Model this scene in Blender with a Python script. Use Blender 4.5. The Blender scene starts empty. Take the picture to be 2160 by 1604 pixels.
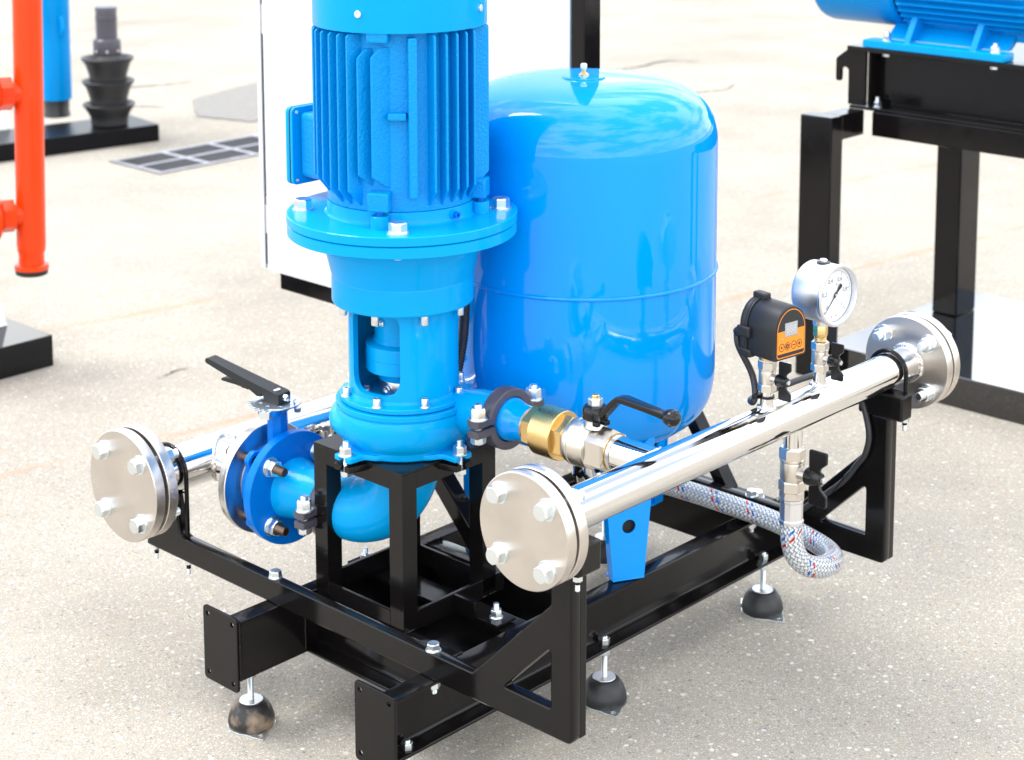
import bpy, bmesh, math, random
from mathutils import Matrix, Vector

random.seed(7)
SC = bpy.context.scene
COL = SC.collection
R = math.radians
PI = math.pi

# ------------------------------------------------------------------ camera
cam_d = bpy.data.cameras.new('camera')
cam = bpy.data.objects.new('camera', cam_d)
COL.objects.link(cam)
SC.camera = cam
YAW, PITCH, ROLL, FPX = 0.757, -0.1452, -0.0025, 3854.4
_f = Vector((math.cos(PITCH) * math.cos(YAW), math.cos(PITCH) * math.sin(YAW), math.sin(PITCH)))
_r = Vector((math.sin(YAW), -math.cos(YAW), 0))
_u = _r.cross(_f)
_r2 = _r * math.cos(ROLL) + _u * math.sin(ROLL)
_u2 = _u * math.cos(ROLL) - _r * math.sin(ROLL)
CAMPOS = Vector((-1.9543, -2.0728, 1.5529))
cam.matrix_world = Matrix(((_r2.x, _u2.x, -_f.x, CAMPOS.x), (_r2.y, _u2.y, -_f.y, CAMPOS.y),
                           (_r2.z, _u2.z, -_f.z, CAMPOS.z), (0, 0, 0, 1)))
cam_d.sensor_width = 36
cam_d.sensor_fit = 'HORIZONTAL'
cam_d.lens = FPX / 2160 * 36
cam_d.shift_x = (1080 - 1065.0) / 2160
cam_d.shift_y = -(802 - 86.0) / 2160
cam_d.clip_start = 0.05
cam_d.clip_end = 1000
cam_d.dof.use_dof = True
cam_d.dof.focus_distance = 2.72
cam_d.dof.aperture_fstop = 7.0

# ------------------------------------------------------------------ sky, sun, exposure
SUN_DIR = Vector((-0.30, 0.52, 1.0)).normalized()
sun_el = math.asin(SUN_DIR.z)
sun_az = math.atan2(SUN_DIR.x, SUN_DIR.y)
W = bpy.data.worlds.new('World')
SC.world = W
W.use_nodes = True
nt = W.node_tree
nt.nodes.clear()
n_out = nt.nodes.new('ShaderNodeOutputWorld')
n_bg = nt.nodes.new('ShaderNodeBackground')
n_sky = nt.nodes.new('ShaderNodeTexSky')
n_sky.sky_type = 'NISHITA'
n_sky.sun_disc = False
n_sky.sun_elevation = sun_el
n_sky.sun_rotation = sun_az
n_sky.air_density = 1.0
n_sky.dust_density = 0.6
n_tc = nt.nodes.new('ShaderNodeTexCoord')
n_map = nt.nodes.new('ShaderNodeMapping')
n_map.inputs['Scale'].default_value = (1.0, 1.0, 2.6)
n_map.inputs['Location'].default_value = (9.1, 8.6, 3.3)
n_noise = nt.nodes.new('ShaderNodeTexNoise')
n_noise.inputs['Scale'].default_value = 2.1
n_noise.inputs['Detail'].default_value = 9
n_noise.inputs['Roughness'].default_value = 0.58
n_ramp = nt.nodes.new('ShaderNodeValToRGB')
n_ramp.color_ramp.elements[0].position = 0.44
n_ramp.color_ramp.elements[0].color = (0.16, 0.16, 0.16, 1)
n_ramp.color_ramp.elements[1].position = 0.58
n_mix = nt.nodes.new('ShaderNodeMix')
n_mix.data_type = 'RGBA'
n_mix.inputs[7].default_value = (12.8, 12.9, 13.0, 1)
lk = nt.links.new
lk(n_tc.outputs['Generated'], n_map.inputs['Vector'])
lk(n_map.outputs[0], n_noise.inputs['Vector'])
lk(n_noise.outputs['Fac'], n_ramp.inputs['Fac'])
lk(n_ramp.outputs['Color'], n_mix.inputs[0])
lk(n_sky.outputs[0], n_mix.inputs[6])
lk(n_mix.outputs[2], n_bg.inputs['Color'])
lk(n_bg.outputs[0], n_out.inputs['Surface'])
n_bg.inputs['Strength'].default_value = 0.15

sun_d = bpy.data.lights.new('sun', 'SUN')
sun = bpy.data.objects.new('sun', sun_d)
COL.objects.link(sun)
sun_d.energy = 1.15
sun_d.angle = R(22)
sun_d.color = (1.0, 0.975, 0.945)
sun.rotation_euler = (-SUN_DIR).to_track_quat('-Z', 'Y').to_euler()

SC.render.engine = 'CYCLES'
SC.view_settings.view_transform = 'Standard'
SC.view_settings.look = 'None'
SC.view_settings.exposure = 0.97
SC.view_settings.gamma = 1.0
SC.view_settings.use_curve_mapping = False
SC.cycles.use_denoising = True
SC.cycles.max_bounces = 8


# ------------------------------------------------------------------ materials
def new_mat(name):
    m = bpy.data.materials.new(name)
    m.use_nodes = True
    t = m.node_tree
    return m, t, t.nodes['Principled BSDF']


def add_bump(t, p, scale, strength, dist=0.001, detail=3, stretch=None, coat=True):
    tc = t.nodes.new('ShaderNodeTexCoord')
    n = t.nodes.new('ShaderNodeTexNoise')
    n.inputs['Scale'].default_value = scale
    n.inputs['Detail'].default_value = detail
    b = t.nodes.new('ShaderNodeBump')
    b.inputs['Strength'].default_value = strength
    b.inputs['Distance'].default_value = dist
    if stretch:
        mp = t.nodes.new('ShaderNodeMapping')
        mp.inputs['Scale'].default_value = stretch
        t.links.new(tc.outputs['Object'], mp.inputs['Vector'])
        t.links.new(mp.outputs[0], n.inputs['Vector'])
    else:
        t.links.new(tc.outputs['Object'], n.inputs['Vector'])
    t.links.new(n.outputs['Fac'], b.inputs['Height'])
    t.links.new(b.outputs[0], p.inputs['Normal'])
    if coat:
        t.links.new(b.outputs[0], p.inputs['Coat Normal'])
    return b


def vary(t, p, col, amount, scale, rough=None):
    """grime: slow colour and gloss variation in the paint itself"""
    tc = t.nodes.new('ShaderNodeTexCoord')
    n = t.nodes.new('ShaderNodeTexNoise')
    n.inputs['Scale'].default_value = scale
    n.inputs['Detail'].default_value = 6
    t.links.new(tc.outputs['Object'], n.inputs['Vector'])
    mx = t.nodes.new('ShaderNodeMix')
    mx.data_type = 'RGBA'
    c2 = tuple(min(1, max(0, c * (1 - amount))) for c in col)
    c1 = tuple(min(1, c * (1 + amount)) for c in col)
    mx.inputs[6].default_value = (*c1, 1)
    mx.inputs[7].default_value = (*c2, 1)
    t.links.new(n.outputs['Fac'], mx.inputs[0])
    t.links.new(mx.outputs[2], p.inputs['Base Color'])
    if rough:
        mr = t.nodes.new('ShaderNodeMapRange')
        mr.inputs['From Min'].default_value = 0.3
        mr.inputs['From Max'].default_value = 0.7
        mr.inputs['To Min'].default_value = rough[0]
        mr.inputs['To Max'].default_value = rough[1]
        t.links.new(n.outputs['Fac'], mr.inputs['Value'])
        t.links.new(mr.outputs[0], p.inputs['Roughness'])


def paint(name, col, rough=0.25, coat=0.6, coat_rough=0.06, bump=None, var=0.06, vscale=9, rr=None, spec=0.5, cior=1.36):
    m, t, p = new_mat(name)
    p.inputs['Specular IOR Level'].default_value = spec
    p.inputs['Roughness'].default_value = rough
    p.inputs['Coat Weight'].default_value = coat
    p.inputs['Coat Roughness'].default_value = coat_rough
    p.inputs['Coat IOR'].default_value = cior
    vary(t, p, col, var, vscale, rr)
    if bump:
        add_bump(t, p, *bump)
    return m


def metal(name, col, rough, bump=None, var=0.05, rr=None, aniso=None):
    m, t, p = new_mat(name)
    p.inputs['Metallic'].default_value = 1
    p.inputs['Roughness'].default_value = rough
    vary(t, p, col, var, 14, rr)
    if bump:
        add_bump(t, p, *bump, coat=False)
    if aniso:
        tn = t.nodes.new('ShaderNodeTangent')
        tn.direction_type = 'RADIAL'
        tn.axis = aniso
        p.inputs['Anisotropic'].default_value = 0.85
        t.links.new(tn.outputs[0], p.inputs['Tangent'])
    return m


M = {}
M['pump_blue'] = paint('pump_blue_paint', (0.0, 0.315, 0.70), 0.35, 0.36, 0.06, (75, 0.16, 0.002, 4), spec=0.05)
M['cast_blue'] = paint('rough_cast_blue_paint', (0.0, 0.255, 0.64), 0.35, 0.32, 0.10, (230, 0.8, 0.0022, 4), spec=0.08)
M['tank_blue'] = paint('tank_blue_paint', (0.0, 0.275, 0.82), 0.3, 0.9, 0.04, (40, 0.02, 0.001, 2), 0.03, 5, spec=0.0, cior=1.45)
M['deep_blue'] = paint('valve_blue_paint', (0.0, 0.155, 0.58), 0.35, 0.3, 0.1, (160, 0.2, 0.001, 3), spec=0.05)
M['back_blue'] = paint('background_blue_paint', (0.0, 0.26, 0.66), 0.35, 0.3, 0.12, spec=0.05)
M['black'] = paint('black_gloss_paint', (0.0058, 0.0050, 0.0050), 0.13, 0.0, 0.04, (330, 0.03, 0.0006, 3), 0.25, 40, (0.09, 0.17), spec=0.28)
M['black_mirror'] = paint('black_polished_paint', (0.006, 0.006, 0.007), 0.07, 0.0, 0.02, None, 0.1, spec=0.3)
M['black_plastic'] = paint('black_plastic', (0.008, 0.008, 0.009), 0.2, 0.05, 0.1, None, 0.1, spec=0.35)
M['dull_plastic'] = paint('dull_black_plastic', (0.013, 0.014, 0.016), 0.45, 0.0, 0.3, (900, 0.1, 0.0004, 2), 0.1, spec=0.4)
M['cable_black'] = paint('cable_sheath', (0.022, 0.022, 0.025), 0.45, 0.0, 0.3, None, 0.1)
M['rubber'] = paint('black_rubber', (0.016, 0.016, 0.017), 0.45, 0.1, 0.3, (300, 0.1, 0.0005, 2), 0.2)
M['gasket'] = paint('gasket_and_hole_black', (0.01, 0.01, 0.01), 0.7, 0, 0.5, None, 0.1)  # also the painted dark under the grate bars and behind the leg holes
M['clamp_grey'] = paint('bare_iron_grey', (0.060, 0.055, 0.072), 0.32, 0.15, 0.2, (120, 0.12, 0.0008, 3), 0.25)
M['white'] = paint('white_enamel', (0.68, 0.695, 0.72), 0.3, 0.5, 0.1, None, 0.015, 2)
M['red'] = paint('red_paint', (0.80, 0.052, 0.003), 0.3, 0.35, 0.06, None, 0.06, spec=0.25)
M['orange'] = paint('orange_foil', (0.85, 0.25, 0.01), 0.35, 0.2, 0.2, None, 0.02)
M['ink'] = paint('printed_black_ink', (0.012, 0.012, 0.014), 0.5, 0, 0.3, None, 0.05)
M['dial'] = paint('white_dial', (0.78, 0.80, 0.83), 0.5, 0, 0.3, None, 0.01)
M['screen'] = paint('grey_lcd', (0.36, 0.37, 0.39), 0.25, 0.3, 0.1, None, 0.03)
M['screen_digit'] = paint('faint_lcd_digit', (0.46, 0.47, 0.49), 0.3, 0.3, 0.1, None, 0.02)
M['chrome'] = metal('polished_stainless', (0.80, 0.79, 0.78), 0.07, (1.0, 0.06, 0.001, 3, (4, 260, 260)), 0.03, (0.05, 0.12))
M['chrome_v'] = metal('polished_stainless_stub', (0.80, 0.79, 0.77), 0.08, (90, 0.04, 0.001, 2), 0.03, (0.05, 0.12))
M['brushed'] = metal('turned_stainless_face', (0.70, 0.655, 0.61), 0.34, (55, 0.03, 0.0006, 4), 0.12, (0.24, 0.44), 'X')
M['brushed_y'] = metal('turned_stainless_side', (0.74, 0.71, 0.68), 0.3, None, 0.08, (0.24, 0.36), 'Y')
M['steel'] = metal('machined_steel', (0.62, 0.61, 0.60), 0.28, (150, 0.05, 0.0006, 3), 0.1)
M['zinc'] = metal('zinc_plated_steel', (0.76, 0.81, 0.83), 0.3, (220, 0.05, 0.0004, 3), 0.08, (0.26, 0.36))
M['thread'] = metal('oiled_stud_steel', (0.17, 0.12, 0.09), 0.38, (200, 0.2, 0.0006, 2), 0.3)
M['weld'] = metal('weld_bead', (0.72, 0.69, 0.65), 0.22, (170, 0.9, 0.003, 3), 0.2)
M['nickel'] = metal('satin_nickel', (0.70, 0.65, 0.58), 0.34, (420, 0.22, 0.0006, 3), 0.1, (0.26, 0.44))
M['brass'] = metal('turned_brass', (0.78, 0.55, 0.24), 0.3, (240, 0.12, 0.0006, 3), 0.12, (0.22, 0.4))
M['gauge_case'] = metal('bead_blasted_steel', (0.72, 0.73, 0.76), 0.38, None, 0.03)
M['grate_iron'] = metal('worn_grate_iron', (0.46, 0.46, 0.48), 0.55, (120, 0.3, 0.001, 3), 0.3)
M['bar_iron'] = paint('dark_grate_iron', (0.05, 0.05, 0.055), 0.6, 0, 0.3, (120, 0.3, 0.001, 3), 0.3, 30)
M['alu'] = metal('crimped_aluminium', (0.82, 0.82, 0.85), 0.3, None, 0.08)


def rubber_dusty():
    m, t, p = new_mat('muddy_rubber')
    tc = t.nodes.new('ShaderNodeTexCoord')
    n = t.nodes.new('ShaderNodeTexNoise')
    n.inputs['Scale'].default_value = 38
    n.inputs['Detail'].default_value = 7
    rp = t.nodes.new('ShaderNodeValToRGB')
    rp.color_ramp.elements[0].position = 0.47
    rp.color_ramp.elements[0].color = (0.017, 0.015, 0.015, 1)
    rp.color_ramp.elements[1].position = 0.66
    rp.color_ramp.elements[1].color = (0.24, 0.17, 0.11, 1)
    t.links.new(tc.outputs['Object'], n.inputs['Vector'])
    t.links.new(n.outputs['Fac'], rp.inputs['Fac'])
    t.links.new(rp.outputs[0], p.inputs['Base Color'])
    p.inputs['Roughness'].default_value = 0.42
    return m


M['muddy'] = rubber_dusty()


def hose_mat(name, rep_u, rep_v, spiral):
    """stainless braid: crossing strands by the tube's own UVs, with red and blue tracer dashes"""
    m, t, p = new_mat(name)
    nd, ln = t.nodes.new, t.links.new
    uv = nd('ShaderNodeUVMap')
    sp = nd('ShaderNodeSeparateXYZ')
    ln(uv.outputs[0], sp.inputs[0])

    def mth(op, a, b=None):
        q = nd('ShaderNodeMath')
        q.operation = op
        for i, v in enumerate((a, b)):
            if v is None:
                continue
            if isinstance(v, (int, float)):
                q.inputs[i].default_value = v
            else:
                ln(v, q.inputs[i])
        return q.outputs[0]
    u = mth('MULTIPLY', sp.outputs[0], rep_u)
    v = mth('MULTIPLY', sp.outputs[1], rep_v)
    a, b = mth('ADD', u, v), mth('SUBTRACT', u, v)
    sa = mth('ABSOLUTE', mth('SINE', mth('MULTIPLY', a, PI)))
    sb = mth('ABSOLUTE', mth('SINE', mth('MULTIPLY', b, PI)))
    chk = mth('MODULO', mth('ABSOLUTE', mth('ADD', mth('FLOOR', a), mth('FLOOR', b))), 2.0)
    inv = mth('SUBTRACT', 1.0, chk)
    h = mth('ADD', mth('MULTIPLY', sa, chk), mth('MULTIPLY', sb, inv))
    bp = nd('ShaderNodeBump')
    bp.inputs['Strength'].default_value = 0.9
    bp.inputs['Distance'].default_value = 0.0016
    ln(h, bp.inputs['Height'])
    ln(bp.outputs[0], p.inputs['Normal'])
    base = nd('ShaderNodeMix')
    base.data_type = 'RGBA'
    base.inputs[6].default_value = (0.20, 0.22, 0.25, 1)
    base.inputs[7].default_value = (0.74, 0.77, 0.80, 1)
    ln(h, base.inputs[0])
    s = mth('ADD', mth('MULTIPLY', sp.outputs[0], 1.0), mth('MULTIPLY', sp.outputs[1], spiral))
    fr = mth('FRACT', s)
    dash = mth('GREATER_THAN', mth('FRACT', mth('MULTIPLY', sp.outputs[0], 7.0)), 0.45)
    prev = base.outputs[2]
    for lo, hi, col in ((0.06, 0.12, (0.62, 0.02, 0.02, 1)), (0.20, 0.26, (0.01, 0.16, 0.58, 1))):
        mk = mth('MULTIPLY', mth('MULTIPLY', mth('GREATER_THAN', fr, lo), mth('LESS_THAN', fr, hi)), dash)
        mx = nd('ShaderNodeMix')
        mx.data_type = 'RGBA'
        ln(mk, mx.inputs[0])
        ln(prev, mx.inputs[6])
        mx.inputs[7].default_value = col
        prev = mx.outputs[2]
    ln(prev, p.inputs['Base Color'])
    p.inputs['Metallic'].default_value = 0.55
    p.inputs['Roughness'].default_value = 0.33
    return m


M['braid'] = hose_mat('braided_steel_hose', 14, 110, -13)
M['braid_thin'] = hose_mat('braided_steel_thin_hose', 9, 60, 10)


def ground_mat():
    m, t, p = new_mat('old_asphalt')
    nd, ln = t.nodes.new, t.links.new
    tc = nd('ShaderNodeTexCoord')

    def vor(scale):
        v = nd('ShaderNodeTexVoronoi')
        v.inputs['Scale'].default_value = scale
        ln(tc.outputs['Object'], v.inputs['Vector'])
        return v

    def noise(scale, detail=5, rough=0.55, src=None):
        n = nd('ShaderNodeTexNoise')
        n.inputs['Scale'].default_value = scale
        n.inputs['Detail'].default_value = detail
        n.inputs['Roughness'].default_value = rough
        ln(src or tc.outputs['Object'], n.inputs['Vector'])
        return n

    def ramp(src, stops):
        r = nd('ShaderNodeValToRGB')
        e = r.color_ramp.elements
        while len(e) < len(stops):
            e.new(0.5)
        for i, (pos, c) in enumerate(stops):
            e[i].position = pos
            e[i].color = (*c, 1) if len(c) == 3 else c
        ln(src, r.inputs['Fac'])
        return r

    def mix(kind, fac, a, b):
        x = nd('ShaderNodeMix')
        x.data_type = 'RGBA'
        x.blend_type = kind
        if isinstance(fac, float):
            x.inputs[0].default_value = fac
        else:
            ln(fac, x.inputs[0])
        for i, s in ((6, a), (7, b)):
            if isinstance(s, tuple):
                x.inputs[i].default_value = s
            else:
                ln(s, x.inputs[i])
        return x.outputs[2]
    def mth(op, a, b):
        q = nd('ShaderNodeMath')
        q.operation = op
        for i, s in enumerate((a, b)):
            if isinstance(s, (int, float)):
                q.inputs[i].default_value = s
            else:
                ln(s, q.inputs[i])
        return q.outputs[0]

    def stone_layer(scale, keep, rmin, rmax, cols, under):
        """aggregate of one size: some voronoi cells carry a stone of their own radius and colour"""
        wn = noise(scale * 1.7, 2, 0.5)
        off = nd('ShaderNodeVectorMath')
        off.operation = 'MULTIPLY_ADD'
        ln(wn.outputs['Color'], off.inputs[0])
        off.inputs[1].default_value = (0.55 / scale,) * 3
        ln(tc.outputs['Object'], off.inputs[2])
        v = nd('ShaderNodeTexVoronoi')
        v.inputs['Scale'].default_value = scale
        ln(off.outputs[0], v.inputs['Vector'])
        sp = nd('ShaderNodeSeparateColor')
        ln(v.outputs['Color'], sp.inputs[0])
        rad = mth('ADD', mth('MULTIPLY', sp.outputs[0], rmax - rmin), rmin)
        inside = mth('MINIMUM', mth('MAXIMUM', mth('MULTIPLY', mth('SUBTRACT', rad, v.outputs['Distance']), 14.0), 0.0), 1.0)
        has = mth('LESS_THAN', sp.outputs[1], keep)
        m_ = mth('MULTIPLY', inside, has)
        return mix('MIX', m_, under, ramp(sp.outputs[2], cols).outputs[0]), m_
    fine = noise(360, 5, 0.7)
    c = ramp(fine.outputs['Fac'], [(0.26, (0.209, 0.187, 0.154)), (0.5, (0.367, 0.334, 0.279)), (0.74, (0.531, 0.488, 0.411))]).outputs[0]
    c, m1 = stone_layer(330, 0.72, 0.22, 0.62, [(0.0, (0.226, 0.204, 0.170)), (0.30, (0.373, 0.341, 0.286)), (0.62, (0.497, 0.459, 0.392)), (0.9, (0.655, 0.619, 0.541)), (1.0, (0.520, 0.368, 0.212))], c)
    c, m2 = stone_layer(165, 0.42, 0.20, 0.58, [(0.0, (0.237, 0.212, 0.180)), (0.30, (0.407, 0.374, 0.313)), (0.62, (0.565, 0.530, 0.456)), (0.80, (0.497, 0.368, 0.233)), (0.9, (0.226, 0.234, 0.249)), (1.0, (0.746, 0.719, 0.647))], c)
    c, m3 = stone_layer(84, 0.12, 0.18, 0.46, [(0.0, (0.678, 0.647, 0.578)), (0.25, (0.520, 0.479, 0.403)), (0.45, (0.305, 0.307, 0.307)), (0.62, (0.203, 0.217, 0.233)), (0.72, (0.520, 0.390, 0.249)), (0.88, (0.588, 0.557, 0.488)), (1.0, (0.746, 0.719, 0.652))], c)
    pits = ramp(noise(95, 5, 0.65).outputs['Fac'], [(0.0, (0.55, 0.53, 0.51)), (0.29, (0.78, 0.77, 0.75)), (0.37, (1, 1, 1))])
    c = mix('MULTIPLY', 1.0, c, pits.outputs[0])
    damp = ramp(noise(0.9, 5, 0.6).outputs['Fac'], [(0.38, (0.90, 0.895, 0.89)), (0.5, (1, 1, 1))])
    c = mix('MULTIPLY', 1.0, c, damp.outputs[0])
    broad = ramp(noise(1.6, 7, 0.62).outputs['Fac'], [(0.30, (0.86, 0.86, 0.86)), (0.55, (1.02, 1.01, 1.0)), (0.75, (1.10, 1.09, 1.06))])
    c = mix('MULTIPLY', 1.0, c, broad.outputs[0])
    # rusty run-off lines: two long thin streaks drawn across the yard
    sx = nd('ShaderNodeSeparateXYZ')
    ln(tc.outputs['Object'], sx.inputs[0])

    wob = noise(3.0, 6, 0.7)
    for sl, off, wid, op in ((-0.163, 1.392, 0.026, 0.5), (-0.190, 2.372, 0.028, 0.5)):
        d = mth('ABSOLUTE', mth('ADD', mth('SUBTRACT', sx.outputs[1], mth('ADD', mth('MULTIPLY', sx.outputs[0], sl), off)),
                                mth('MULTIPLY', mth('SUBTRACT', wob.outputs['Fac'], 0.5), 0.10)), 0.0)
        k = mth('MULTIPLY', mth('MAXIMUM', mth('SUBTRACT', 1.0, mth('DIVIDE', d, wid)), 0.0), op)
        k = mth('MULTIPLY', k, mth('MINIMUM', mth('MULTIPLY', mth('MAXIMUM', mth('SUBTRACT', noise(5, 5, 0.6).outputs['Fac'], 0.40), 0.0), 6.0), 1.0))
        c = mix('MIX', k, c, (0.42, 0.25, 0.13, 1))
    ln(c, p.inputs['Base Color'])
    p.inputs['Roughness'].default_value = 0.85
    p.inputs['Specular IOR Level'].default_value = 0.18
    bp = nd('ShaderNodeBump')
    bp.inputs['Strength'].default_value = 0.4
    bp.inputs['Distance'].default_value = 0.003
    hh = mth('ADD', mth('MULTIPLY', noise(95, 5, 0.65).outputs['Fac'], 1.2), mth('MULTIPLY', mth('ADD', m1, mth('ADD', m2, m3)), 0.35))
    ln(hh, bp.inputs['Height'])
    ln(bp.outputs[0], p.inputs['Normal'])
    return m


M['ground'] = ground_mat()
M['patch'] = paint('smooth_asphalt_repair', (0.235, 0.222, 0.20), 0.85, 0, 0.3, (150, 0.5, 0.003, 4), 0.2, 30)
M['crack'] = paint('dark_crack_strip', (0.06, 0.055, 0.05), 0.95, 0, 0.3, None, 0.3, 60)  # even dark tone of the flat strips laid along the cracks

M['black_satin'] = paint('black_satin_paint', (0.006, 0.006, 0.007), 0.3, 0.0, 0.1, None, 0.1, spec=0.1)
M['tray_black'] = paint('black_glass_paint', (0.006, 0.006, 0.007), 0.06, 1.0, 0.015, None, 0.1, spec=0.6, cior=1.5)

# ------------------------------------------------------------------ object helpers
I4 = Matrix.Identity(4)
WM = {}


def T(x, y, z):
    return Matrix.Translation((x, y, z))


def frame(pos, zdir, roll=0.0, xhint=None):
    """matrix whose local +Z points along zdir"""
    z = Vector(zdir).normalized()
    h = Vector(xhint) if xhint else (Vector((0, 0, 1)) if abs(z.z) < 0.9 else Vector((1, 0, 0)))
    x = (h - z * h.dot(z)).normalized()
    y = z.cross(x)
    m = Matrix(((x.x, y.x, z.x, 0), (x.y, y.y, z.y, 0), (x.z, y.z, z.z, 0), (0, 0, 0, 1)))
    return T(*pos) @ m @ Matrix.Rotation(roll, 4, 'Z')


def thing(name, label, cat, loc, group=None, rot=None):
    o = bpy.data.objects.new(name, None)
    o.empty_display_size = 0.05
    COL.objects.link(o)
    m = T(*loc) @ (rot or I4)
    o.matrix_basis = m
    WM[o] = m
    o['label'] = label
    o['category'] = cat
    if group:
        o['group'] = group
    return o


def put(name, mesh, mat, parent=None, world=I4, label=None):
    """link a mesh given in the frame `world`"""
    if mat is not None and not mesh.materials:
        mesh.materials.append(M[mat] if isinstance(mat, str) else mat)
    o = bpy.data.objects.new(name, mesh)
    COL.objects.link(o)
    WM[o] = world.copy()
    if parent is not None:
        o.parent = parent
        o.matrix_basis = WM[parent].inverted() @ world
    else:
        o.matrix_basis = world
    if label:
        o['label'] = label
    return o


def tag(o, label=None, cat=None, group=None, kind=None):
    for k, v in (('label', label), ('category', cat), ('group', group), ('kind', kind)):
        if v:
            o[k] = v
    return o


def finish(bm, name='mesh', angle=35):
    bmesh.ops.recalc_face_normals(bm, faces=bm.faces)
    me = bpy.data.meshes.new(name)
    bm.to_mesh(me)
    bm.free()
    me.shade_smooth()
    me.set_sharp_from_angle(angle=R(angle))
    return me


def bm_box(bm, x0, x1, y0, y1, z0, z1, bev=0.0, seg=2):
    b = bmesh.new()
    bmesh.ops.create_cube(b, size=1)
    bmesh.ops.scale(b, vec=(x1 - x0, y1 - y0, z1 - z0), verts=b.verts)
    bmesh.ops.translate(b, vec=((x0 + x1) / 2, (y0 + y1) / 2, (z0 + z1) / 2), verts=b.verts)
    if bev > 0:
        bmesh.ops.bevel(b, geom=b.edges[:], offset=bev, segments=seg, affect='EDGES', profile=0.5)
    tmp = bpy.data.meshes.new('t')
    b.to_mesh(tmp)
    b.free()
    bm.from_mesh(tmp)
    bpy.data.meshes.remove(tmp)


def box(*a, bev=0.0015, seg=2):
    bm = bmesh.new()
    bm_box(bm, *a, bev=bev, seg=seg)
    me = finish(bm, 'box', 40)
    for p in sorted(me.polygons, key=lambda q: -q.area)[:6]:
        p.use_smooth = False          # keep the broad faces truly flat beside the rounded edges
    return me


def boxes(lst, bev=0.0015):
    bm = bmesh.new()
    for a in lst:
        bm_box(bm, *a, bev=bev)
    return finish(bm, 'boxes', 40)


def lathe(prof, seg=48, angle=30, close=False, a0=0.0, a1=2 * PI):
    """profile [(radius, height)] turned about local Z"""
    bm = bmesh.new()
    full = abs(a1 - a0 - 2 * PI) < 1e-6
    n = seg if full else seg + 1
    rings = []
    for r, z in prof:
        if r < 1e-6:
            rings.append([bm.verts.new((0, 0, z))])
        else:
            rings.append([bm.verts.new((r * math.cos(a0 + (a1 - a0) * i / seg), r * math.sin(a0 + (a1 - a0) * i / seg), z)) for i in range(n)])
    pairs = list(zip(rings[:-1], rings[1:]))
    if close:
        pairs.append((rings[-1], rings[0]))
    for A, B in pairs:
        for i in range(n if full else n - 1):
            j = (i + 1) % n
            if len(A) == 1 and len(B) == 1:
                continue
            if len(A) == 1:
                bm.faces.new((A[0], B[i], B[j]))
            elif len(B) == 1:
                bm.faces.new((A[i], A[j], B[0]))
            else:
                bm.faces.new((A[i], A[j], B[j], B[i]))
    return finish(bm, 'lathe', angle)


def disc_prof(r, z0, z1, c=0.001, hole=0.0):
    p = [(hole, z0), (r - c, z0), (r, z0 + c), (r, z1 - c), (r - c, z1), (hole, z1)]
    return p


def disc(r, z0, z1, c=0.001, hole=0.0, seg=64):
    return lathe(disc_prof(r, z0, z1, c, hole), seg, 30, close=hole > 0)


def catmull(pts, per=8):
    P = [Vector(p) for p in pts]
    P = [P[0] * 2 - P[1]] + P + [P[-1] * 2 - P[-2]]
    out = []
    for i in range(1, len(P) - 2):
        a, b, c, d = P[i - 1:i + 3]
        for k in range(per):
            s = k / per
            out.append(0.5 * ((2 * b) + (c - a) * s + (2 * a - 5 * b + 4 * c - d) * s * s + (3 * b - a - 3 * c + d) * s ** 3))
    out.append(P[-2])
    return out


def tube(pts, rad, seg=16, smooth=8, caps=True, angle=50, ridge=None):
    """round tube along points; rad a number or list; carries UVs (around, along in metres)"""
    path = catmull(pts, smooth) if smooth else [Vector(p) for p in pts]
    n = len(path)
    if isinstance(rad, (int, float)):
        rr = [rad] * n
    else:
        rr = []
        for i in range(n):
            f = i / (n - 1) * (len(rad) - 1)
            k = min(int(f), len(rad) - 2)
            rr.append(rad[k] + (rad[k + 1] - rad[k]) * (f - k))
    bm = bmesh.new()
    uvl = bm.loops.layers.uv.new('UVMap')
    t0 = (path[1] - path[0]).normalized()
    up = Vector((0, 0, 1)) if abs(t0.z) < 0.9 else Vector((1, 0, 0))
    nx = (up - t0 * up.dot(t0)).normalized()
    rings, lens, L = [], [], 0.0
    for i, p in enumerate(path):
        tg = (path[min(i + 1, n - 1)] - path[max(i - 1, 0)]).normalized()
        nx = (nx - tg * nx.dot(tg)).normalized()
        ny = tg.cross(nx)
        if i:
            L += (p - path[i - 1]).length
        lens.append(L)
        r = rr[i] * (ridge(L) if ridge else 1)
        rings.append([bm.verts.new(p + (nx * math.cos(2 * PI * k / seg) + ny * math.sin(2 * PI * k / seg)) * r) for k in range(seg)])
    for i in range(n - 1):
        for k in range(seg):
            j = (k + 1) % seg
            f = bm.faces.new((rings[i][k], rings[i][j], rings[i + 1][j], rings[i + 1][k]))
            for l, (uu, vv) in zip(f.loops, ((k, i), (k + 1, i), (k + 1, i + 1), (k, i + 1))):
                l[uvl].uv = (uu / seg, lens[vv])
    if caps:
        bm.faces.new(rings[0][::-1])
        bm.faces.new(rings[-1])
    return finish(bm, 'tube', angle)


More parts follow.
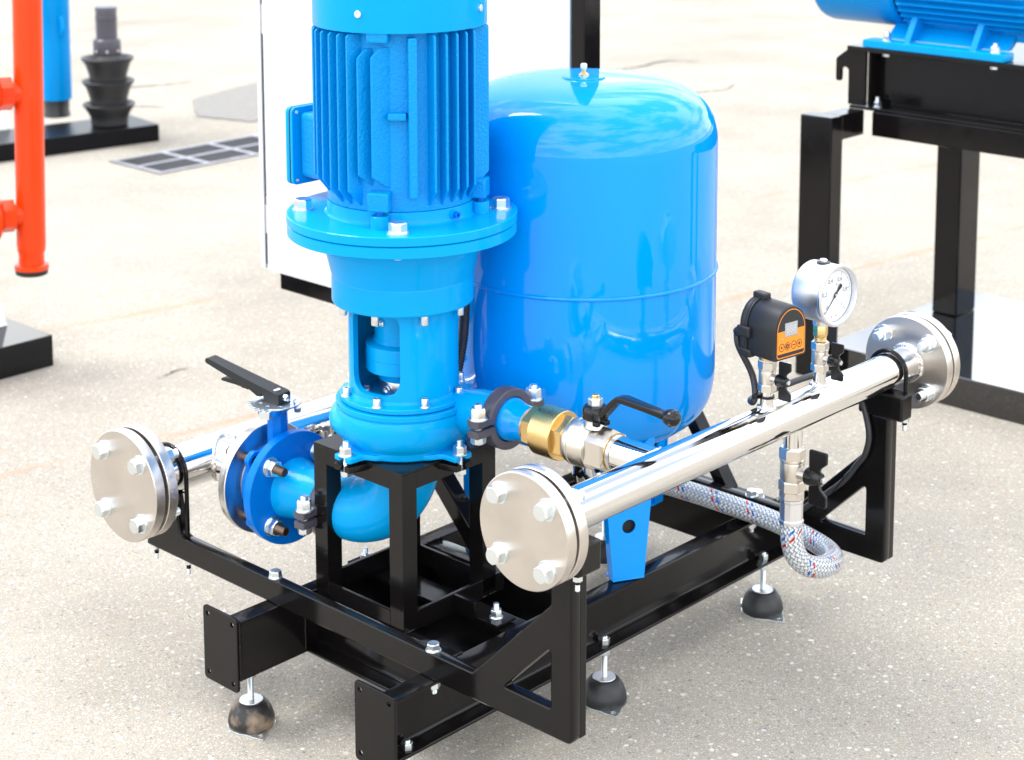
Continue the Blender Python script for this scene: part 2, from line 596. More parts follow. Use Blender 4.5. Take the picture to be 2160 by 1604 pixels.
def plate(outline, thick, holes=(), bev=0.001, world_frame=None):
    """flat sheet in local XY from an outline and holes, centred on z = 0"""
    cu = bpy.data.curves.new('plate', 'CURVE')
    cu.dimensions = '2D'
    cu.fill_mode = 'BOTH'
    cu.extrude = max(thick / 2 - bev, 1e-5)
    cu.bevel_depth = bev
    cu.bevel_resolution = 1
    cu.offset = -bev
    for poly in [outline] + list(holes):
        s = cu.splines.new('POLY')
        s.points.add(len(poly) - 1)
        for pt, q in zip(s.points, poly):
            pt.co = (q[0], q[1], 0, 1)
        s.use_cyclic_u = True
    o = bpy.data.objects.new('plate', cu)
    COL.objects.link(o)
    dg = bpy.context.evaluated_depsgraph_get()
    me = bpy.data.meshes.new_from_object(o.evaluated_get(dg))
    bpy.data.objects.remove(o)
    bpy.data.curves.remove(cu)
    me.materials.clear()
    me.shade_smooth()
    me.set_sharp_from_angle(angle=R(30))
    return me


def circle_pts(cx, cy, r, n=20):
    return [(cx + r * math.cos(2 * PI * i / n), cy + r * math.sin(2 * PI * i / n)) for i in range(n)]


def round_poly(pts, r, n=5):
    """round the corners of a polygon; r a number or one per corner"""
    out = []
    N = len(pts)
    for i in range(N):
        p, a, b = Vector(pts[i]), Vector(pts[i - 1]), Vector(pts[(i + 1) % N])
        ri = r[i] if isinstance(r, (list, tuple)) else r
        if ri <= 0:
            out.append(tuple(p))
            continue
        u, v = (a - p).normalized(), (b - p).normalized()
        ang = u.angle(v)
        d = min(ri / math.tan(ang / 2), (a - p).length * 0.49, (b - p).length * 0.49)
        s, e = p + u * d, p + v * d
        for k in range(n + 1):
            f = k / n
            out.append(tuple(s * (1 - f) ** 2 + p * 2 * f * (1 - f) + e * f ** 2))
    return out


def text_mesh(body, size, thick=0.0002, align='CENTER'):
    cu = bpy.data.curves.new('text', 'FONT')
    cu.body = body
    cu.size = size
    cu.extrude = thick
    cu.align_x = align
    cu.align_y = 'CENTER'
    cu.resolution_u = 3
    o = bpy.data.objects.new('text', cu)
    COL.objects.link(o)
    dg = bpy.context.evaluated_depsgraph_get()
    me = bpy.data.meshes.new_from_object(o.evaluated_get(dg))
    bpy.data.objects.remove(o)
    bpy.data.curves.remove(cu)
    me.materials.clear()
    return me


def boolean(me, cutters):
    o = bpy.data.objects.new('b', me)
    COL.objects.link(o)
    cs = []
    for c in cutters:
        q = bpy.data.objects.new('c', c[0])
        COL.objects.link(q)
        q.matrix_basis = c[1]
        md = o.modifiers.new('b', 'BOOLEAN')
        md.operation = 'DIFFERENCE'
        md.solver = 'EXACT'
        md.object = q
        cs.append(q)
    bpy.context.view_layer.update()
    dg = bpy.context.evaluated_depsgraph_get()
    out = bpy.data.meshes.new_from_object(o.evaluated_get(dg))
    bpy.data.objects.remove(o)
    for q in cs:
        bpy.data.objects.remove(q)
    out.materials.clear()
    out.shade_smooth()
    out.set_sharp_from_angle(angle=R(30))
    return out


def dup(root, matrix, label=None):
    def cp(o, par, w):
        c = o.copy()
        COL.objects.link(c)
        WM[c] = w
        if par is not None:
            c.parent = par
        for ch in o.children:
            cp(ch, c, w @ ch.matrix_basis)
        return c
    r = cp(root, None, matrix)
    r.matrix_basis = matrix
    if label:
        r['label'] = label
    return r


# ---- fasteners, shared meshes in a local frame with +Z pointing out of the surface
_cache = {}


def hexa(s, h, hole=0.0, cham=0.12):
    """hexagon with chamfered outer end"""
    key = ('hex', round(s, 5), round(h, 5), hole, cham)
    if key not in _cache:
        bm = bmesh.new()
        rc = s / 2 / math.cos(PI / 6)
        lv = []
        for f, z in ((1, 0), (1, h * 0.86)):
            lv.append([bm.verts.new((rc * f * math.cos(PI / 3 * i), rc * f * math.sin(PI / 3 * i), z)) for i in range(6)])
        top = []
        for i in range(24):
            a = 2 * PI * i / 24
            k = (a + PI / 6) % (PI / 3) - PI / 6
            top.append((a, rc * math.cos(PI / 6) / math.cos(((a) % (PI / 3)) - PI / 6)))
        ring = [bm.verts.new((s / 2 * 0.96 * math.cos(a), s / 2 * 0.96 * math.sin(a), h)) for a, _ in top]
        bm.faces.new(lv[0][::-1])
        for i in range(6):
            j = (i + 1) % 6
            bm.faces.new((lv[0][i], lv[0][j], lv[1][j], lv[1][i]))
            seq = [ring[(4 * i + k) % 24] for k in range(5)]
            bm.faces.new([lv[1][i], lv[1][j]] + seq[::-1])
        bm.faces.new(ring)
        _cache[key] = finish(bm, 'hex', 25)
    return _cache[key]


def cyl(r, h, c=0.0006, seg=20):
    key = ('cyl', round(r, 5), round(h, 5), c)
    if key not in _cache:
        _cache[key] = lathe([(0, 0), (r, 0), (r, h - c), (r - c, h), (0, h)], seg, 30)
    return _cache[key]


def threaded(r, h):
    key = ('thr', round(r, 5), round(h, 5))
    if key not in _cache:
        n = max(3, int(h / 0.0018))
        pr = [(0, 0)]
        for i in range(n):
            z = h * i / n
            pr += [(r, z), (r * 0.9, z + h / n * 0.5)]
        pr += [(r * 0.9, h - 0.0005), (r * 0.8, h), (0, h)]
        _cache[key] = lathe(pr, 14, 20)
    return _cache[key]


def bolt(parent, pos, d, s, h, washer=True, roll=None, mat='zinc', name='bolt'):
    if roll is None:
        roll = random.uniform(0, PI / 3)
    wm = frame(pos, d, roll)
    wh = s * 0.11 if washer else 0
    b = put(name, hexa(s, h), mat, parent, wm @ T(0, 0, wh))
    if washer:
        put('washer', disc_washer(s * 0.68, wh), mat, b, wm)
    return b


def disc_washer(r, h):
    key = ('wash', round(r, 5), round(h, 5))
    if key not in _cache:
        _cache[key] = lathe([(0, 0), (r, 0), (r, h * 0.8), (r * 0.97, h), (0, h)], 24, 30)
    return _cache[key]


def nut_stud(parent, pos, d, s, h, sr, out, washer=True, mat='zinc', smat='zinc', name='nut'):
    roll = random.uniform(0, PI / 3)
    wm = frame(pos, d, roll)
    wh = s * 0.11 if washer else 0
    b = put(name, hexa(s, h), mat, parent, wm @ T(0, 0, wh))
    if washer:
        put('washer', disc_washer(s * 0.68, wh), mat, b, wm)
    put('stud_end', threaded(sr, out), smat, b, wm @ T(0, 0, wh + h))
    return b


def socket_screw(parent, pos, d, r, h, mat='zinc', washer=True, name='socket_screw'):
    wm = frame(pos, d, random.uniform(0, 1))
    key = ('sock', round(r, 5), round(h, 5))
    if key not in _cache:
        _cache[key] = lathe([(0, 0), (r, 0), (r, h * 0.88), (r * 0.9, h), (r * 0.55, h), (r * 0.5, h * 0.5), (0, h * 0.5)], 20, 30)
    w = r * 0.22 if washer else 0
    b = put(name, _cache[key], mat, parent, wm @ T(0, 0, w))
    if washer:
        put('washer', disc_washer(r * 1.35, w), mat, b, wm)
    return b


def helix_weld(parent, pos, axis, r, bead=0.004, sx=1.0):
    """a ring of weld ripples"""
    bm = bmesh.new()
    n, k = 72, 8
    rings = []
    for i in range(n):
        a = 2 * PI * i / n
        b = bead * (0.85 + 0.3 * random.random())
        rings.append([bm.verts.new(((r + b * math.cos(2 * PI * j / k)) * math.cos(a), (r + b * math.cos(2 * PI * j / k)) * math.sin(a), b * math.sin(2 * PI * j / k))) for j in range(k)])
    for i in range(n):
        for j in range(k):
            bm.faces.new((rings[i][j], rings[(i + 1) % n][j], rings[(i + 1) % n][(j + 1) % k], rings[i][(j + 1) % k]))
    return put('weld_bead', finish(bm, 'weld', 60), 'weld', parent, frame(pos, axis))


def saddle_weld(parent, pos, axis, rb, pax, pr, bead=0.004):
    """weld where a branch of radius rb along `axis` meets a pipe of radius pr along X"""
    ax = Vector(axis).normalized()
    px = Vector((1, 0, 0))
    q = ax.cross(px).normalized()
    pts = []
    for i in range(64):
        a = 2 * PI * i / 64
        h = math.sqrt(max(pr * pr - (rb * math.sin(a)) ** 2, 0))
        pts.append(Vector(pos) + px * (rb * math.cos(a)) + q * (rb * math.sin(a)) + ax * h)
    n = len(pts)
    bm = bmesh.new()
    rings = []
    for i, p in enumerate(pts):
        tg = (pts[(i + 1) % n] - pts[i - 1]).normalized()
        nx = (ax - tg * ax.dot(tg)).normalized()
        ny = tg.cross(nx)
        b = bead * (0.75 + 0.5 * random.random())
        rings.append([bm.verts.new(p + (nx * math.cos(2 * PI * j / 8) + ny * math.sin(2 * PI * j / 8)) * b) for j in range(8)])
    for i in range(n):
        for j in range(8):
            bm.faces.new((rings[i][j], rings[(i + 1) % n][j], rings[(i + 1) % n][(j + 1) % 8], rings[i][(j + 1) % 8]))
    return put('weld_bead', finish(bm, 'weld', 60), 'weld', parent)


def channel_x(x0, x1, yweb, yopen, z0, z1, t=0.006):
    """C channel running along X: web at yweb, flanges reaching to yopen"""
    s = 1 if yopen > yweb else -1
    pts = [(yweb, z0), (yopen, z0), (yopen, z0 + t), (yweb + s * t, z0 + t * 1.3), (yweb + s * t, z1 - t * 1.3), (yopen, z1 - t), (yopen, z1), (yweb, z1)]
    if s < 0:
        pts = pts[::-1]
    me = plate(round_poly(pts, [0.002, 0.003, 0.002, 0.006, 0.006, 0.002, 0.003, 0.002], 3), x1 - x0, bev=0.0006)
    return me, T((x0 + x1) / 2, 0, 0) @ Matrix(((0, 0, 1, 0), (1, 0, 0, 0), (0, 1, 0, 0), (0, 0, 0, 1)))


YZX = Matrix(((0, 0, 1, 0), (1, 0, 0, 0), (0, 1, 0, 0), (0, 0, 0, 1)))   # local x,y,z -> world Y,Z,X
XZY = Matrix(((1, 0, 0, 0), (0, 0, -1, 0), (0, 1, 0, 0), (0, 0, 0, 1)))  # local x,y,z -> world X,Z,-Y


def channel_y(y0, y1, xweb, xopen, z0, z1, t=0.006):
    s = 1 if xopen > xweb else -1
    pts = [(xweb, z0), (xopen, z0), (xopen, z0 + t), (xweb + s * t, z0 + t * 1.3), (xweb + s * t, z1 - t * 1.3), (xopen, z1 - t), (xopen, z1), (xweb, z1)]
    if s < 0:
        pts = pts[::-1]
    me = plate(round_poly(pts, [0.002, 0.003, 0.002, 0.006, 0.006, 0.002, 0.003, 0.002], 3), y1 - y0, bev=0.0006)
    return me, T(0, (y0 + y1) / 2, 0) @ XZY


# ------------------------------------------------------------------ the yard
GZ = 0.022   # ground level
bm = bmesh.new()
for q in ((-200, -200, GZ), (200, -200, GZ), (200, 200, GZ), (-200, 200, GZ)):
    bm.verts.new(q)
bm.faces.new(bm.verts[:])
tag(put('ground', finish(bm), 'ground'), kind='structure')


def sheet(name, pts, z, mat):
    b = bmesh.new()
    b.faces.new([b.verts.new((x, y, z)) for x, y in pts])
    return tag(put(name, finish(b), mat), kind='structure')


def rough_edge(pts, amp, per=10):
    out = []
    for i, p in enumerate(pts):
        q = pts[(i + 1) % len(pts)]
        for k in range(per):
            f = k / per
            out.append((p[0] + (q[0] - p[0]) * f + random.uniform(-amp, amp), p[1] + (q[1] - p[1]) * f + random.uniform(-amp, amp)))
    return out


sheet('asphalt_patch', rough_edge([(3.06, 4.235), (3.8, 4.30), (4.2, 5.05), (3.75, 5.03), (3.255, 4.88), (2.99, 4.52)], 0.012), GZ + 0.004, 'patch')


def crack(pts, w):
    P = [Vector((x, y, 0)) for x, y in catmull_2d(pts)]
    L, Rr = [], []
    for i, p in enumerate(P):
        t = (P[min(i + 1, len(P) - 1)] - P[max(i - 1, 0)]).normalized()
        nrm = Vector((-t.y, t.x, 0))
        k = w * random.uniform(0.25, 1.0) * math.sin(PI * (i + 0.4) / len(P)) ** 0.5
        j = Vector((random.uniform(-1, 1), random.uniform(-1, 1), 0)) * w * 0.5
        L.append(p + nrm * k + j)
        Rr.append(p - nrm * k + j)
    b = bmesh.new()
    vl = [b.verts.new((p.x, p.y, GZ + 0.003)) for p in L]
    vr = [b.verts.new((p.x, p.y, GZ + 0.003)) for p in Rr]
    for i in range(len(vl) - 1):
        b.faces.new((vl[i], vl[i + 1], vr[i + 1], vr[i]))
    tag(put('ground_crack', finish(b), 'crack'), kind='structure')


def catmull_2d(pts):
    return [(v.x, v.y) for v in catmull([(x, y, 0) for x, y in pts], 7)]


crack([(0.705, 1.668), (0.745, 1.672), (0.77, 1.680), (0.815, 1.674)], 0.004)
crack([(5.25, 3.96), (5.45, 3.93), (5.67, 3.955), (5.80, 3.80)], 0.012)
crack([(3.10, 5.40), (3.25, 5.38), (3.40, 5.32), (3.56, 5.30)], 0.012)
crack([(4.90, 3.25), (5.04, 3.22), (5.17, 3.18), (5.32, 3.24)], 0.010)
crack([(2.90, 4.92), (2.97, 4.90), (3.03, 4.80)], 0.010)

# ------------------------------------------------------------------ skid frame
RZ0, RZ1 = 0.118, 0.218
XF0, XF1 = -0.2546, 0.800
skid = thing('skid_frame', 'low black steel skid of two channel rails and cross channels carrying the whole pump set', 'steel frame', (0.27, -0.05, 0.118))
me, w = channel_x(XF0, XF1, -0.211, -0.246, RZ0, RZ1)
put('rail', me, 'black', skid, w)
me, w = channel_x(XF0, XF1, 0.1165, 0.1510, RZ0, RZ1)
put('rail', me, 'black', skid, w)
for x0, x1, op in ((-0.118, -0.083, -1), (0.162, 0.198, 1), (0.684, 0.712, 1)):
    me, w = channel_y(-0.2105, 0.116, x1 if op < 0 else x0, x0 if op < 0 else x1, RZ0 + 0.0012, RZ1 - 0.0012)
    put('cross_channel', me, 'black', skid, w)
put('cross_plate', box(0.012, 0.066, -0.2105, 0.116, 0.2075, 0.2160), 'black', skid)
put('floor_sheet', box(-0.0825, 0.1615, -0.2105, 0.116, 0.1200, 0.1240), 'black', skid)


def slant(name, x0, x1, a, b, wd, parent):
    """square bar leaning in the YZ plane from a to b"""
    d = (Vector(b) - Vector(a)).normalized()
    n_ = Vector((-d.y, d.x)) * wd / 2
    A, B = Vector(a), Vector(b)
    q = [A - n_, A + n_ * 1.0, B + n_, B - n_]
    put(name, plate(round_poly([tuple(p) for p in q], 0.002, 2), x1 - x0, bev=0.0015), 'black', parent, T((x0 + x1) / 2, 0, 0) @ YZX)


slant('brace', 0.165, 0.197, (-0.005, 0.232), (0.195, 0.440), 0.030, skid)


def end_plate(x0, ylo, yhi):
    ol = round_poly([(ylo, 0.0985), (yhi, 0.0985), (yhi, 0.2240), (ylo, 0.2240)], 0.008)
    hs = [circle_pts(y, z, 0.0042, 14) for y in (ylo + 0.012, yhi - 0.012) for z in (0.1115, 0.2115)]
    put('end_plate', plate(ol, 0.005, hs, 0.0007), 'black', skid, T(x0, 0, 0) @ YZX)


end_plate(-0.2571, -0.2479, -0.1609)
end_plate(-0.2571, 0.1178, 0.2044)
end_plate(0.8025, -0.2700, -0.1830)
end_plate(0.8025, 0.0900, 0.1770)


def weld_line(parent, a, b, r=0.0026, mat='black'):
    a, b = Vector(a), Vector(b)
    n_ = max(4, int((b - a).length / 0.0024))
    pts = [a + (b - a) * (i / n_) + Vector((random.uniform(-1, 1), random.uniform(-1, 1), random.uniform(-1, 1))) * 0.0004 for i in range(n_ + 1)]
    rr_ = [r * random.uniform(0.75, 1.15) for _ in pts]
    put('weld_bead', tube([tuple(p) for p in pts], rr_, 7, 0, True, 70), mat, parent)


for yy in (0.1160, -0.2105):
    weld_line(skid, (-0.1190, yy, 0.126), (-0.1190, yy, 0.212))
    weld_line(skid, (0.1610, yy, 0.126), (0.1610, yy, 0.212))
    weld_line(skid, (-0.1185, yy, 0.2185), (-0.084, yy, 0.2185))
    weld_line(skid, (0.163, yy, 0.2185), (0.197, yy, 0.2185))
weld_line(skid, (-0.2540, 0.1165, 0.1200), (-0.2540, 0.1165, 0.2170))
weld_line(skid, (-0.2540, 0.1180, 0.2180), (-0.2540, 0.1500, 0.2180))
weld_line(skid, (-0.2540, -0.2450, 0.2180), (-0.2540, -0.2120, 0.2180))
weld_line(skid, (-0.0820, -0.210, 0.1245), (-0.0820, 0.115, 0.1245), 0.0022)


# ---- pipe brackets: laser-cut box brackets lying across the rails
def bracket(x0, label, mirror_detail=True):
    th = 0.019
    xc = x0 + th / 2
    b = thing('pipe_bracket', label, 'bracket', (xc, 0, 0.2185), 'brackets carrying the two pipes')
    z0, zt = 0.2185, 0.2600
    ol = [(-0.5150, z0), (0.4740, z0), (0.4740, 0.2280), (0.4380, 0.2900), (0.4320, 0.3200), (0.4320, 0.3280), (0.3880, 0.3280), (0.3790, 0.2680), (0.3720, zt + 0.003), (0.3620, zt),
          (-0.3230, zt), (-0.4756, 0.4126), (-0.4756, 0.4780), (-0.5150, 0.4780)]
    rr = [0.010, 0.003, 0.003, 0.01, 0, 0.002, 0.002, 0.004, 0.004, 0.004, 0.004, 0.006, 0, 0]
    hole = round_poly([(-0.3850, zt + 0.0005), (-0.4756, zt + 0.0005), (-0.4756, 0.3500)], [0.003, 0.003, 0.005])
    put('bracket_plate', plate(round_poly(ol, rr, 4), th, [hole], 0.0028), 'black', b, T(xc, 0, 0) @ YZX)
    put('saddle_bar', box(xc - (0.026 if x0 < 0 else 0.016), xc + 0.018, -0.5450, -0.4600, 0.4785, 0.5225, bev=0.004, seg=3), 'black', b)
    put('gusset_bar', box(xc + 0.0105, xc + 0.0255, -0.5125, -0.4925, 0.2200, 0.4775, bev=0.002), 'black', b)
    put('saddle_bar', box(xc - 0.014, xc + 0.014, 0.3890, 0.4310, 0.3285, 0.3300, bev=0.0005), 'black', b)
    # U-bolts
    ub = []
    for (yc, zc, rad, low) in ((-0.500, 0.553, 0.0345, 0.466), (0.4135, 0.366, 0.0460, 0.203)):
        xu = xc + (0.0 if yc > 0 else (-0.020 if x0 < 0 else 0.012))
        pts = [(xu, yc - rad, low), (xu, yc - rad, zc - 0.02)]
        pts += [(xu, yc + rad * math.cos(a), zc + rad * math.sin(a)) for a in [PI - PI * k / 14 for k in range(15)]]
        pts += [(xu, yc + rad, zc - 0.02), (xu, yc + rad, low)]
        u = put('u_bolt', tube(pts, 0.0040, 10, 2), 'black', b)
        zb = 0.4785 if yc < 0 else 0.2185
        for s in (-1, 1):
            put('nut', hexa(0.013, 0.007), 'zinc', u, frame((xu, yc + s * rad, zb - 0.0005), (0, 0, -1), random.random()))
            put('stud_end', threaded(0.0036, 0.012), 'zinc', u, frame((xu, yc + s * rad, low + 0.002), (0, 0, -1)))
    for y in (0.1335, -0.2330):
        bolt(b, (xc, y, zt), (0, 0, 1), 0.0175, 0.0095)
        put('nut', hexa(0.0175, 0.010), 'zinc', b, frame((xc, y, RZ1 - 0.0075), (0, 0, -1), random.random()))
        put('stud_end', threaded(0.005, 0.009), 'zinc', b, frame((xc, y, RZ1 - 0.0175), (0, 0, -1)))
    return b


bracket(-0.175, 'black steel bracket across the front of the skid under both round blank flanges')
bracket(0.630, 'black steel bracket across the back of the skid with the black cable tied to it')


# ---- levelling feet
def foot(x, y, label, mud, rot=0.0, top=RZ0 - GZ):
    f = thing('levelling_foot', label, 'machine foot', (x, y, GZ), 'levelling feet under the skid', Matrix.Rotation(rot, 4, 'Z'))
    w = WM[f]
    tri = [(0.052 * math.cos(a), 0.052 * math.sin(a)) for a in (R(-60), R(120))]
    ol = [(math.cos(a) * r, math.sin(a) * r) for a, r in [(R(k * 15), 0.039 + 0.0205 * max(0, math.cos(R(2 * (k * 15 + 60)))) ** 6) for k in range(24)]]
    hs = [circle_pts(0.047 * math.cos(a), 0.047 * math.sin(a), 0.0045, 12) for a in (R(-60), R(120))]
    put('foot_plate', plate(ol, 0.003, hs, 0.0005), 'zinc', f, w @ T(0, 0, 0.0016))
    pr = [(0, 0.0032), (0.0365, 0.0032), (0.0385, 0.008), (0.0370, 0.018), (0.0325, 0.030), (0.0265, 0.039), (0.0215, 0.0425), (0.0195, 0.0425)]
    d = put('rubber_dome', lathe(pr + [(0, 0.0425)], 40, 50), 'muddy' if mud else 'rubber', f, w)
    put('cap_washer', lathe([(0, 0.0427), (0.0190, 0.0427), (0.0195, 0.0437), (0.0190, 0.0445), (0, 0.0445)], 32, 30), 'steel', f, w)
    put('threaded_rod', threaded(0.0052, top + 0.020 - 0.0446), 'zinc', f, w @ T(0, 0, 0.0447))
    put('nut', hexa(0.0165, 0.012), 'zinc', f, w @ T(0, 0, top - 0.0125))
    put('nut', hexa(0.0165, 0.010), 'zinc', f, w @ T(0, 0, top + 0.0065) @ Matrix.Rotation(0.4, 4, 'Z'))


foot(-0.2164, 0.1400, 'mud splashed rubber levelling foot under the left rail beside the front end plate', True, -0.9)
foot(-0.2190, -0.2300, 'levelling foot at the bottom edge under the nearest end plate', False, -0.9)
foot(0.2328, -0.2300, 'clean black rubber levelling foot midway along the right rail below the triangular bracket', False, -1.05)
foot(0.6835, -0.2300, 'black rubber levelling foot at the far end of the right rail under the hose loop', False, -0.75)
foot(0.6640, 0.1340, 'levelling foot at the far end of the left rail, seen past the blue tank leg', False, 0.2)

# ------------------------------------------------------------------ pump stand
SZ = 0.4808
st = thing('pump_stand', 'black square steel stand of four posts under the blue pump', 'stand', (0, 0, RZ1), None)
H = 0.1045
PW = 0.031
for sx, sy in ((-1, 1), (-1, -1), (1, -1), (1, 1)):
    xa, xb = (sx * H, sx * (H - PW)) if sx > 0 else (-H, -H + PW)
    ya, yb = (sy * H, sy * (H - PW)) if sy > 0 else (-H, -H + PW)
    put('post', box(min(xa, xb), max(xa, xb), min(ya, yb), max(ya, yb), 0.2175, SZ - 0.0032, bev=0.0008), 'black', st)
tw = 0.031
for sg in (-1, 1):
    o0, o1 = (H - PW, H) if sg > 0 else (-H, -H + PW)
    put('top_rail', box(-H + PW - 0.0003, H - PW + 0.0003, o0 + 0.0001, o1 - 0.0001, SZ - tw, SZ - 0.0033, bev=0.0004), 'black', st)
    put('top_rail', box(o0 + 0.0001, o1 - 0.0001, -H + PW - 0.0003, H - PW + 0.0003, SZ - tw, SZ - 0.0033, bev=0.0004), 'black', st)
put('top_plate', plate([(-H, -H), (H, -H), (H, H), (-H, H)], 0.003, [circle_pts(0, 0, 0.052, 40)], 0.0005), 'black', st, T(0, 0, SZ - 0.0016))
for sgn in (-1, 1):
    put('base_bar', box(-H + PW, 0.125, sgn * (H - 0.003) - 0.003, sgn * (H - 0.003) + 0.003, 0.2165, 0.2490, bev=0.0008), 'black', st)
    put('base_bar', box(sgn * (H - 0.003) - 0.003, sgn * (H - 0.003) + 0.003, -H + PW, H - PW, 0.2165, 0.2490, bev=0.0008), 'black', st)
for (px, py) in ((0.030, -0.176), (0.030, 0.132)):
    put('base_tab', box(px - 0.022, px + 0.022, py - 0.022, py + 0.022, 0.2190, 0.2240, bev=0.0008), 'black', st)
    nut_stud(st, (px, py, 0.2240), (0, 0, 1), 0.0165, 0.012, 0.0048, 0.010)
put('base_tab', box(0.005, 0.011, -0.152, -0.1035, 0.2185, 0.2480, bev=0.0008), 'black', st)
for sx in (-1, 1):
    for sy in (-1, 1):
        weld_line(st, (sx * H, sy * H - sy * 0.002, 0.2187), (sx * H - sx * PW, sy * H - sy * 0.002, 0.2187))
        weld_line(st, (sx * H - sx * PW, sy * (H - 0.003), 0.2200), (sx * H - sx * PW, sy * (H - 0.003), 0.2480))
        weld_line(st, (sx * (H - 0.003), sy * H - sy * PW, 0.2200), (sx * (H - 0.003), sy * H - sy * PW, 0.2480))
# lips the pump lugs are bolted to
lugs = [(-1, 0), (0, -1), (1, 0), (0, 1)]
for dx, dy in lugs:
    a = [(-0.026, 0.0), (0.026, 0.0), (0.017, 0.031), (0.006, 0.031), (0.006, 0.019), (-0.006, 0.019), (-0.006, 0.031), (-0.017, 0.031)]
    m = frame((dx * H, dy * H, SZ - 0.0085), (0, 0, 1), 0, (-dy, dx, 0))
    if m.to_3x3() @ Vector((0, 1, 0)) @ Vector((dx, dy, 0)) < 0:
        m = m @ Matrix.Rotation(PI, 4, 'Z')
    put('bolt_lip', plate(a, 0.010, bev=0.0008), 'black', st, m @ T(0, 0.0008, 0))

# ------------------------------------------------------------------ pump
VA = math.atan2(CAMPOS.y, CAMPOS.x)        # direction from the pump to the viewer's side


def pol(alpha, r, z):
    a = VA + R(alpha)
    return (r * math.cos(a), r * math.sin(a), z)


def radial(alpha):
    a = VA + R(alpha)
    return (math.cos(a), math.sin(a), 0)


pump = thing('pump', 'bright blue vertical pump with open lantern and round casing on the black stand', 'pump', (0, 0, SZ))
# casing
put('volute', lathe([(0, 0.4815), (0.098, 0.4815), (0.100, 0.4835), (0.1005, 0.4935), (0.1035, 0.498), (0.1095, 0.506), (0.1125, 0.518), (0.1132, 0.530), (0.1120, 0.541), (0.1095, 0.547),
                     (0.1080, 0.5480), (0.1080, 0.5495), (0.1098, 0.5500), (0.1104, 0.5510), (0.1104, 0.5580), (0.1096, 0.5588), (0, 0.5588)], 96, 28), 'pump_blue', pump)
# scroll swelling on the left flank
put('scroll', tube([pol(-150, 0.088, 0.523), pol(-118, 0.094, 0.524), pol(-88, 0.0955, 0.524), pol(-62, 0.0925, 0.523), pol(-35, 0.086, 0.522)], [0.006, 0.026, 0.0262, 0.024, 0.006], 20, 8), 'pump_blue', pump)
for dx, dy in lugs:
    m = frame((dx * 0.0945, dy * 0.0945, 0.4870), (0, 0, 1), 0, (-dy, dx, 0))
    if m.to_3x3() @ Vector((0, 1, 0)) @ Vector((dx, dy, 0)) < 0:
        m = m @ Matrix.Rotation(PI, 4, 'Z')
    ol = round_poly([(-0.058, -0.022), (0.058, -0.022), (0.038, 0.004), (0.020, 0.012), (0.019, 0.041), (0.0062, 0.041), (0.0062, 0.026), (-0.0062, 0.026), (-0.0062, 0.041), (-0.019, 0.041), (-0.020, 0.012), (-0.038, 0.004)],
                    [0, 0, 0.02, 0.012, 0.004, 0.002, 0.004, 0.004, 0.002, 0.004, 0.012, 0.02], 4)
    put('foot_lug', plate(ol, 0.0085, bev=0.0015), 'pump_blue', pump, m)
    b = nut_stud(pump, (dx * 0.1265, dy * 0.1265, 0.4914), (0, 0, 1), 0.0185, 0.0125, 0.0052, 0.0085)
    bolt(pump, (dx * 0.1265, dy * 0.1265, SZ - 0.0140), (0, 0, -1), 0.0185, 0.0085, False)
    put('stud', threaded(0.0050, 0.026), 'zinc', b, T(dx * 0.1265, dy * 0.1265, 0.4662))
# lantern
lw = 0.0885
lant = lathe([(lw - 0.011, 0.5600), (lw, 0.5600), (lw, 0.7190), (lw - 0.011, 0.7190)], 120, 30, close=True)
rp = round_poly([(-0.0445, 0.5830), (0.0445, 0.5830), (0.0445, 0.7170), (-0.0445, 0.7170)], [0.032, 0.032, 0.022, 0.022], 8)
cut = plate(rp, 0.12, bev=0.00001)
ax = Vector(radial(-34))
mloc = Matrix(((-ax.y, 0, ax.x, 0), (ax.x, 0, ax.y, 0), (0, 1, 0, 0), (0, 0, 0, 1)))
lant = boolean(lant, [(cut, T(ax.x * 0.09, ax.y * 0.09, 0) @ mloc)])
put('lantern', lant, 'pump_blue', pump)
put('lantern_flange', lathe([(0.070, 0.5600), (0.1020, 0.5600), (0.1034, 0.5614), (0.1034, 0.5670), (0.1020, 0.5684), (0.0945, 0.5690), (0.0905, 0.5712), (0.0886, 0.5760), (0.0882, 0.5760), (0.070, 0.5690)], 96, 28, close=True), 'pump_blue', pump)
put('lantern_floor', disc(0.0775, 0.5605, 0.5660), 'pump_blue', pump)
# shaft parts inside the window
put('shaft_hub', lathe([(0.0, 0.7185), (0.0465, 0.7185), (0.0465, 0.6600), (0.0500, 0.6540), (0.0590, 0.6510), (0.0610, 0.6495), (0.0615, 0.6480), (0.0615, 0.6290), (0.0608, 0.6282), (0.0615, 0.6274), (0.0615, 0.6080), (0.0600, 0.6062), (0.0430, 0.6050), (0.0405, 0.6020), (0.0405, 0.5900), (0.0, 0.5900)], 64, 25), 'pump_blue', pump)
put('shaft_collar', lathe([(0.0, 0.5895), (0.0398, 0.5895), (0.0402, 0.5885), (0.0402, 0.5665), (0.0, 0.5665)], 48, 25), 'steel', pump)
socket_screw(pump, pol(-40, 0.0395, 0.578), radial(-40), 0.0075, 0.006, washer=False)
b = put('grease_nipple', hexa(0.0105, 0.004), 'zinc', pump, frame(pol(-46, 0.0462, 0.688), radial(-46)))
put('nipple_tip', lathe([(0, 0), (0.0025, 0), (0.0025, 0.004), (0.0036, 0.006), (0.0036, 0.009), (0.002, 0.011), (0, 0.011)], 16), 'zinc', b, frame(pol(-46, 0.0502, 0.688), radial(-46)))
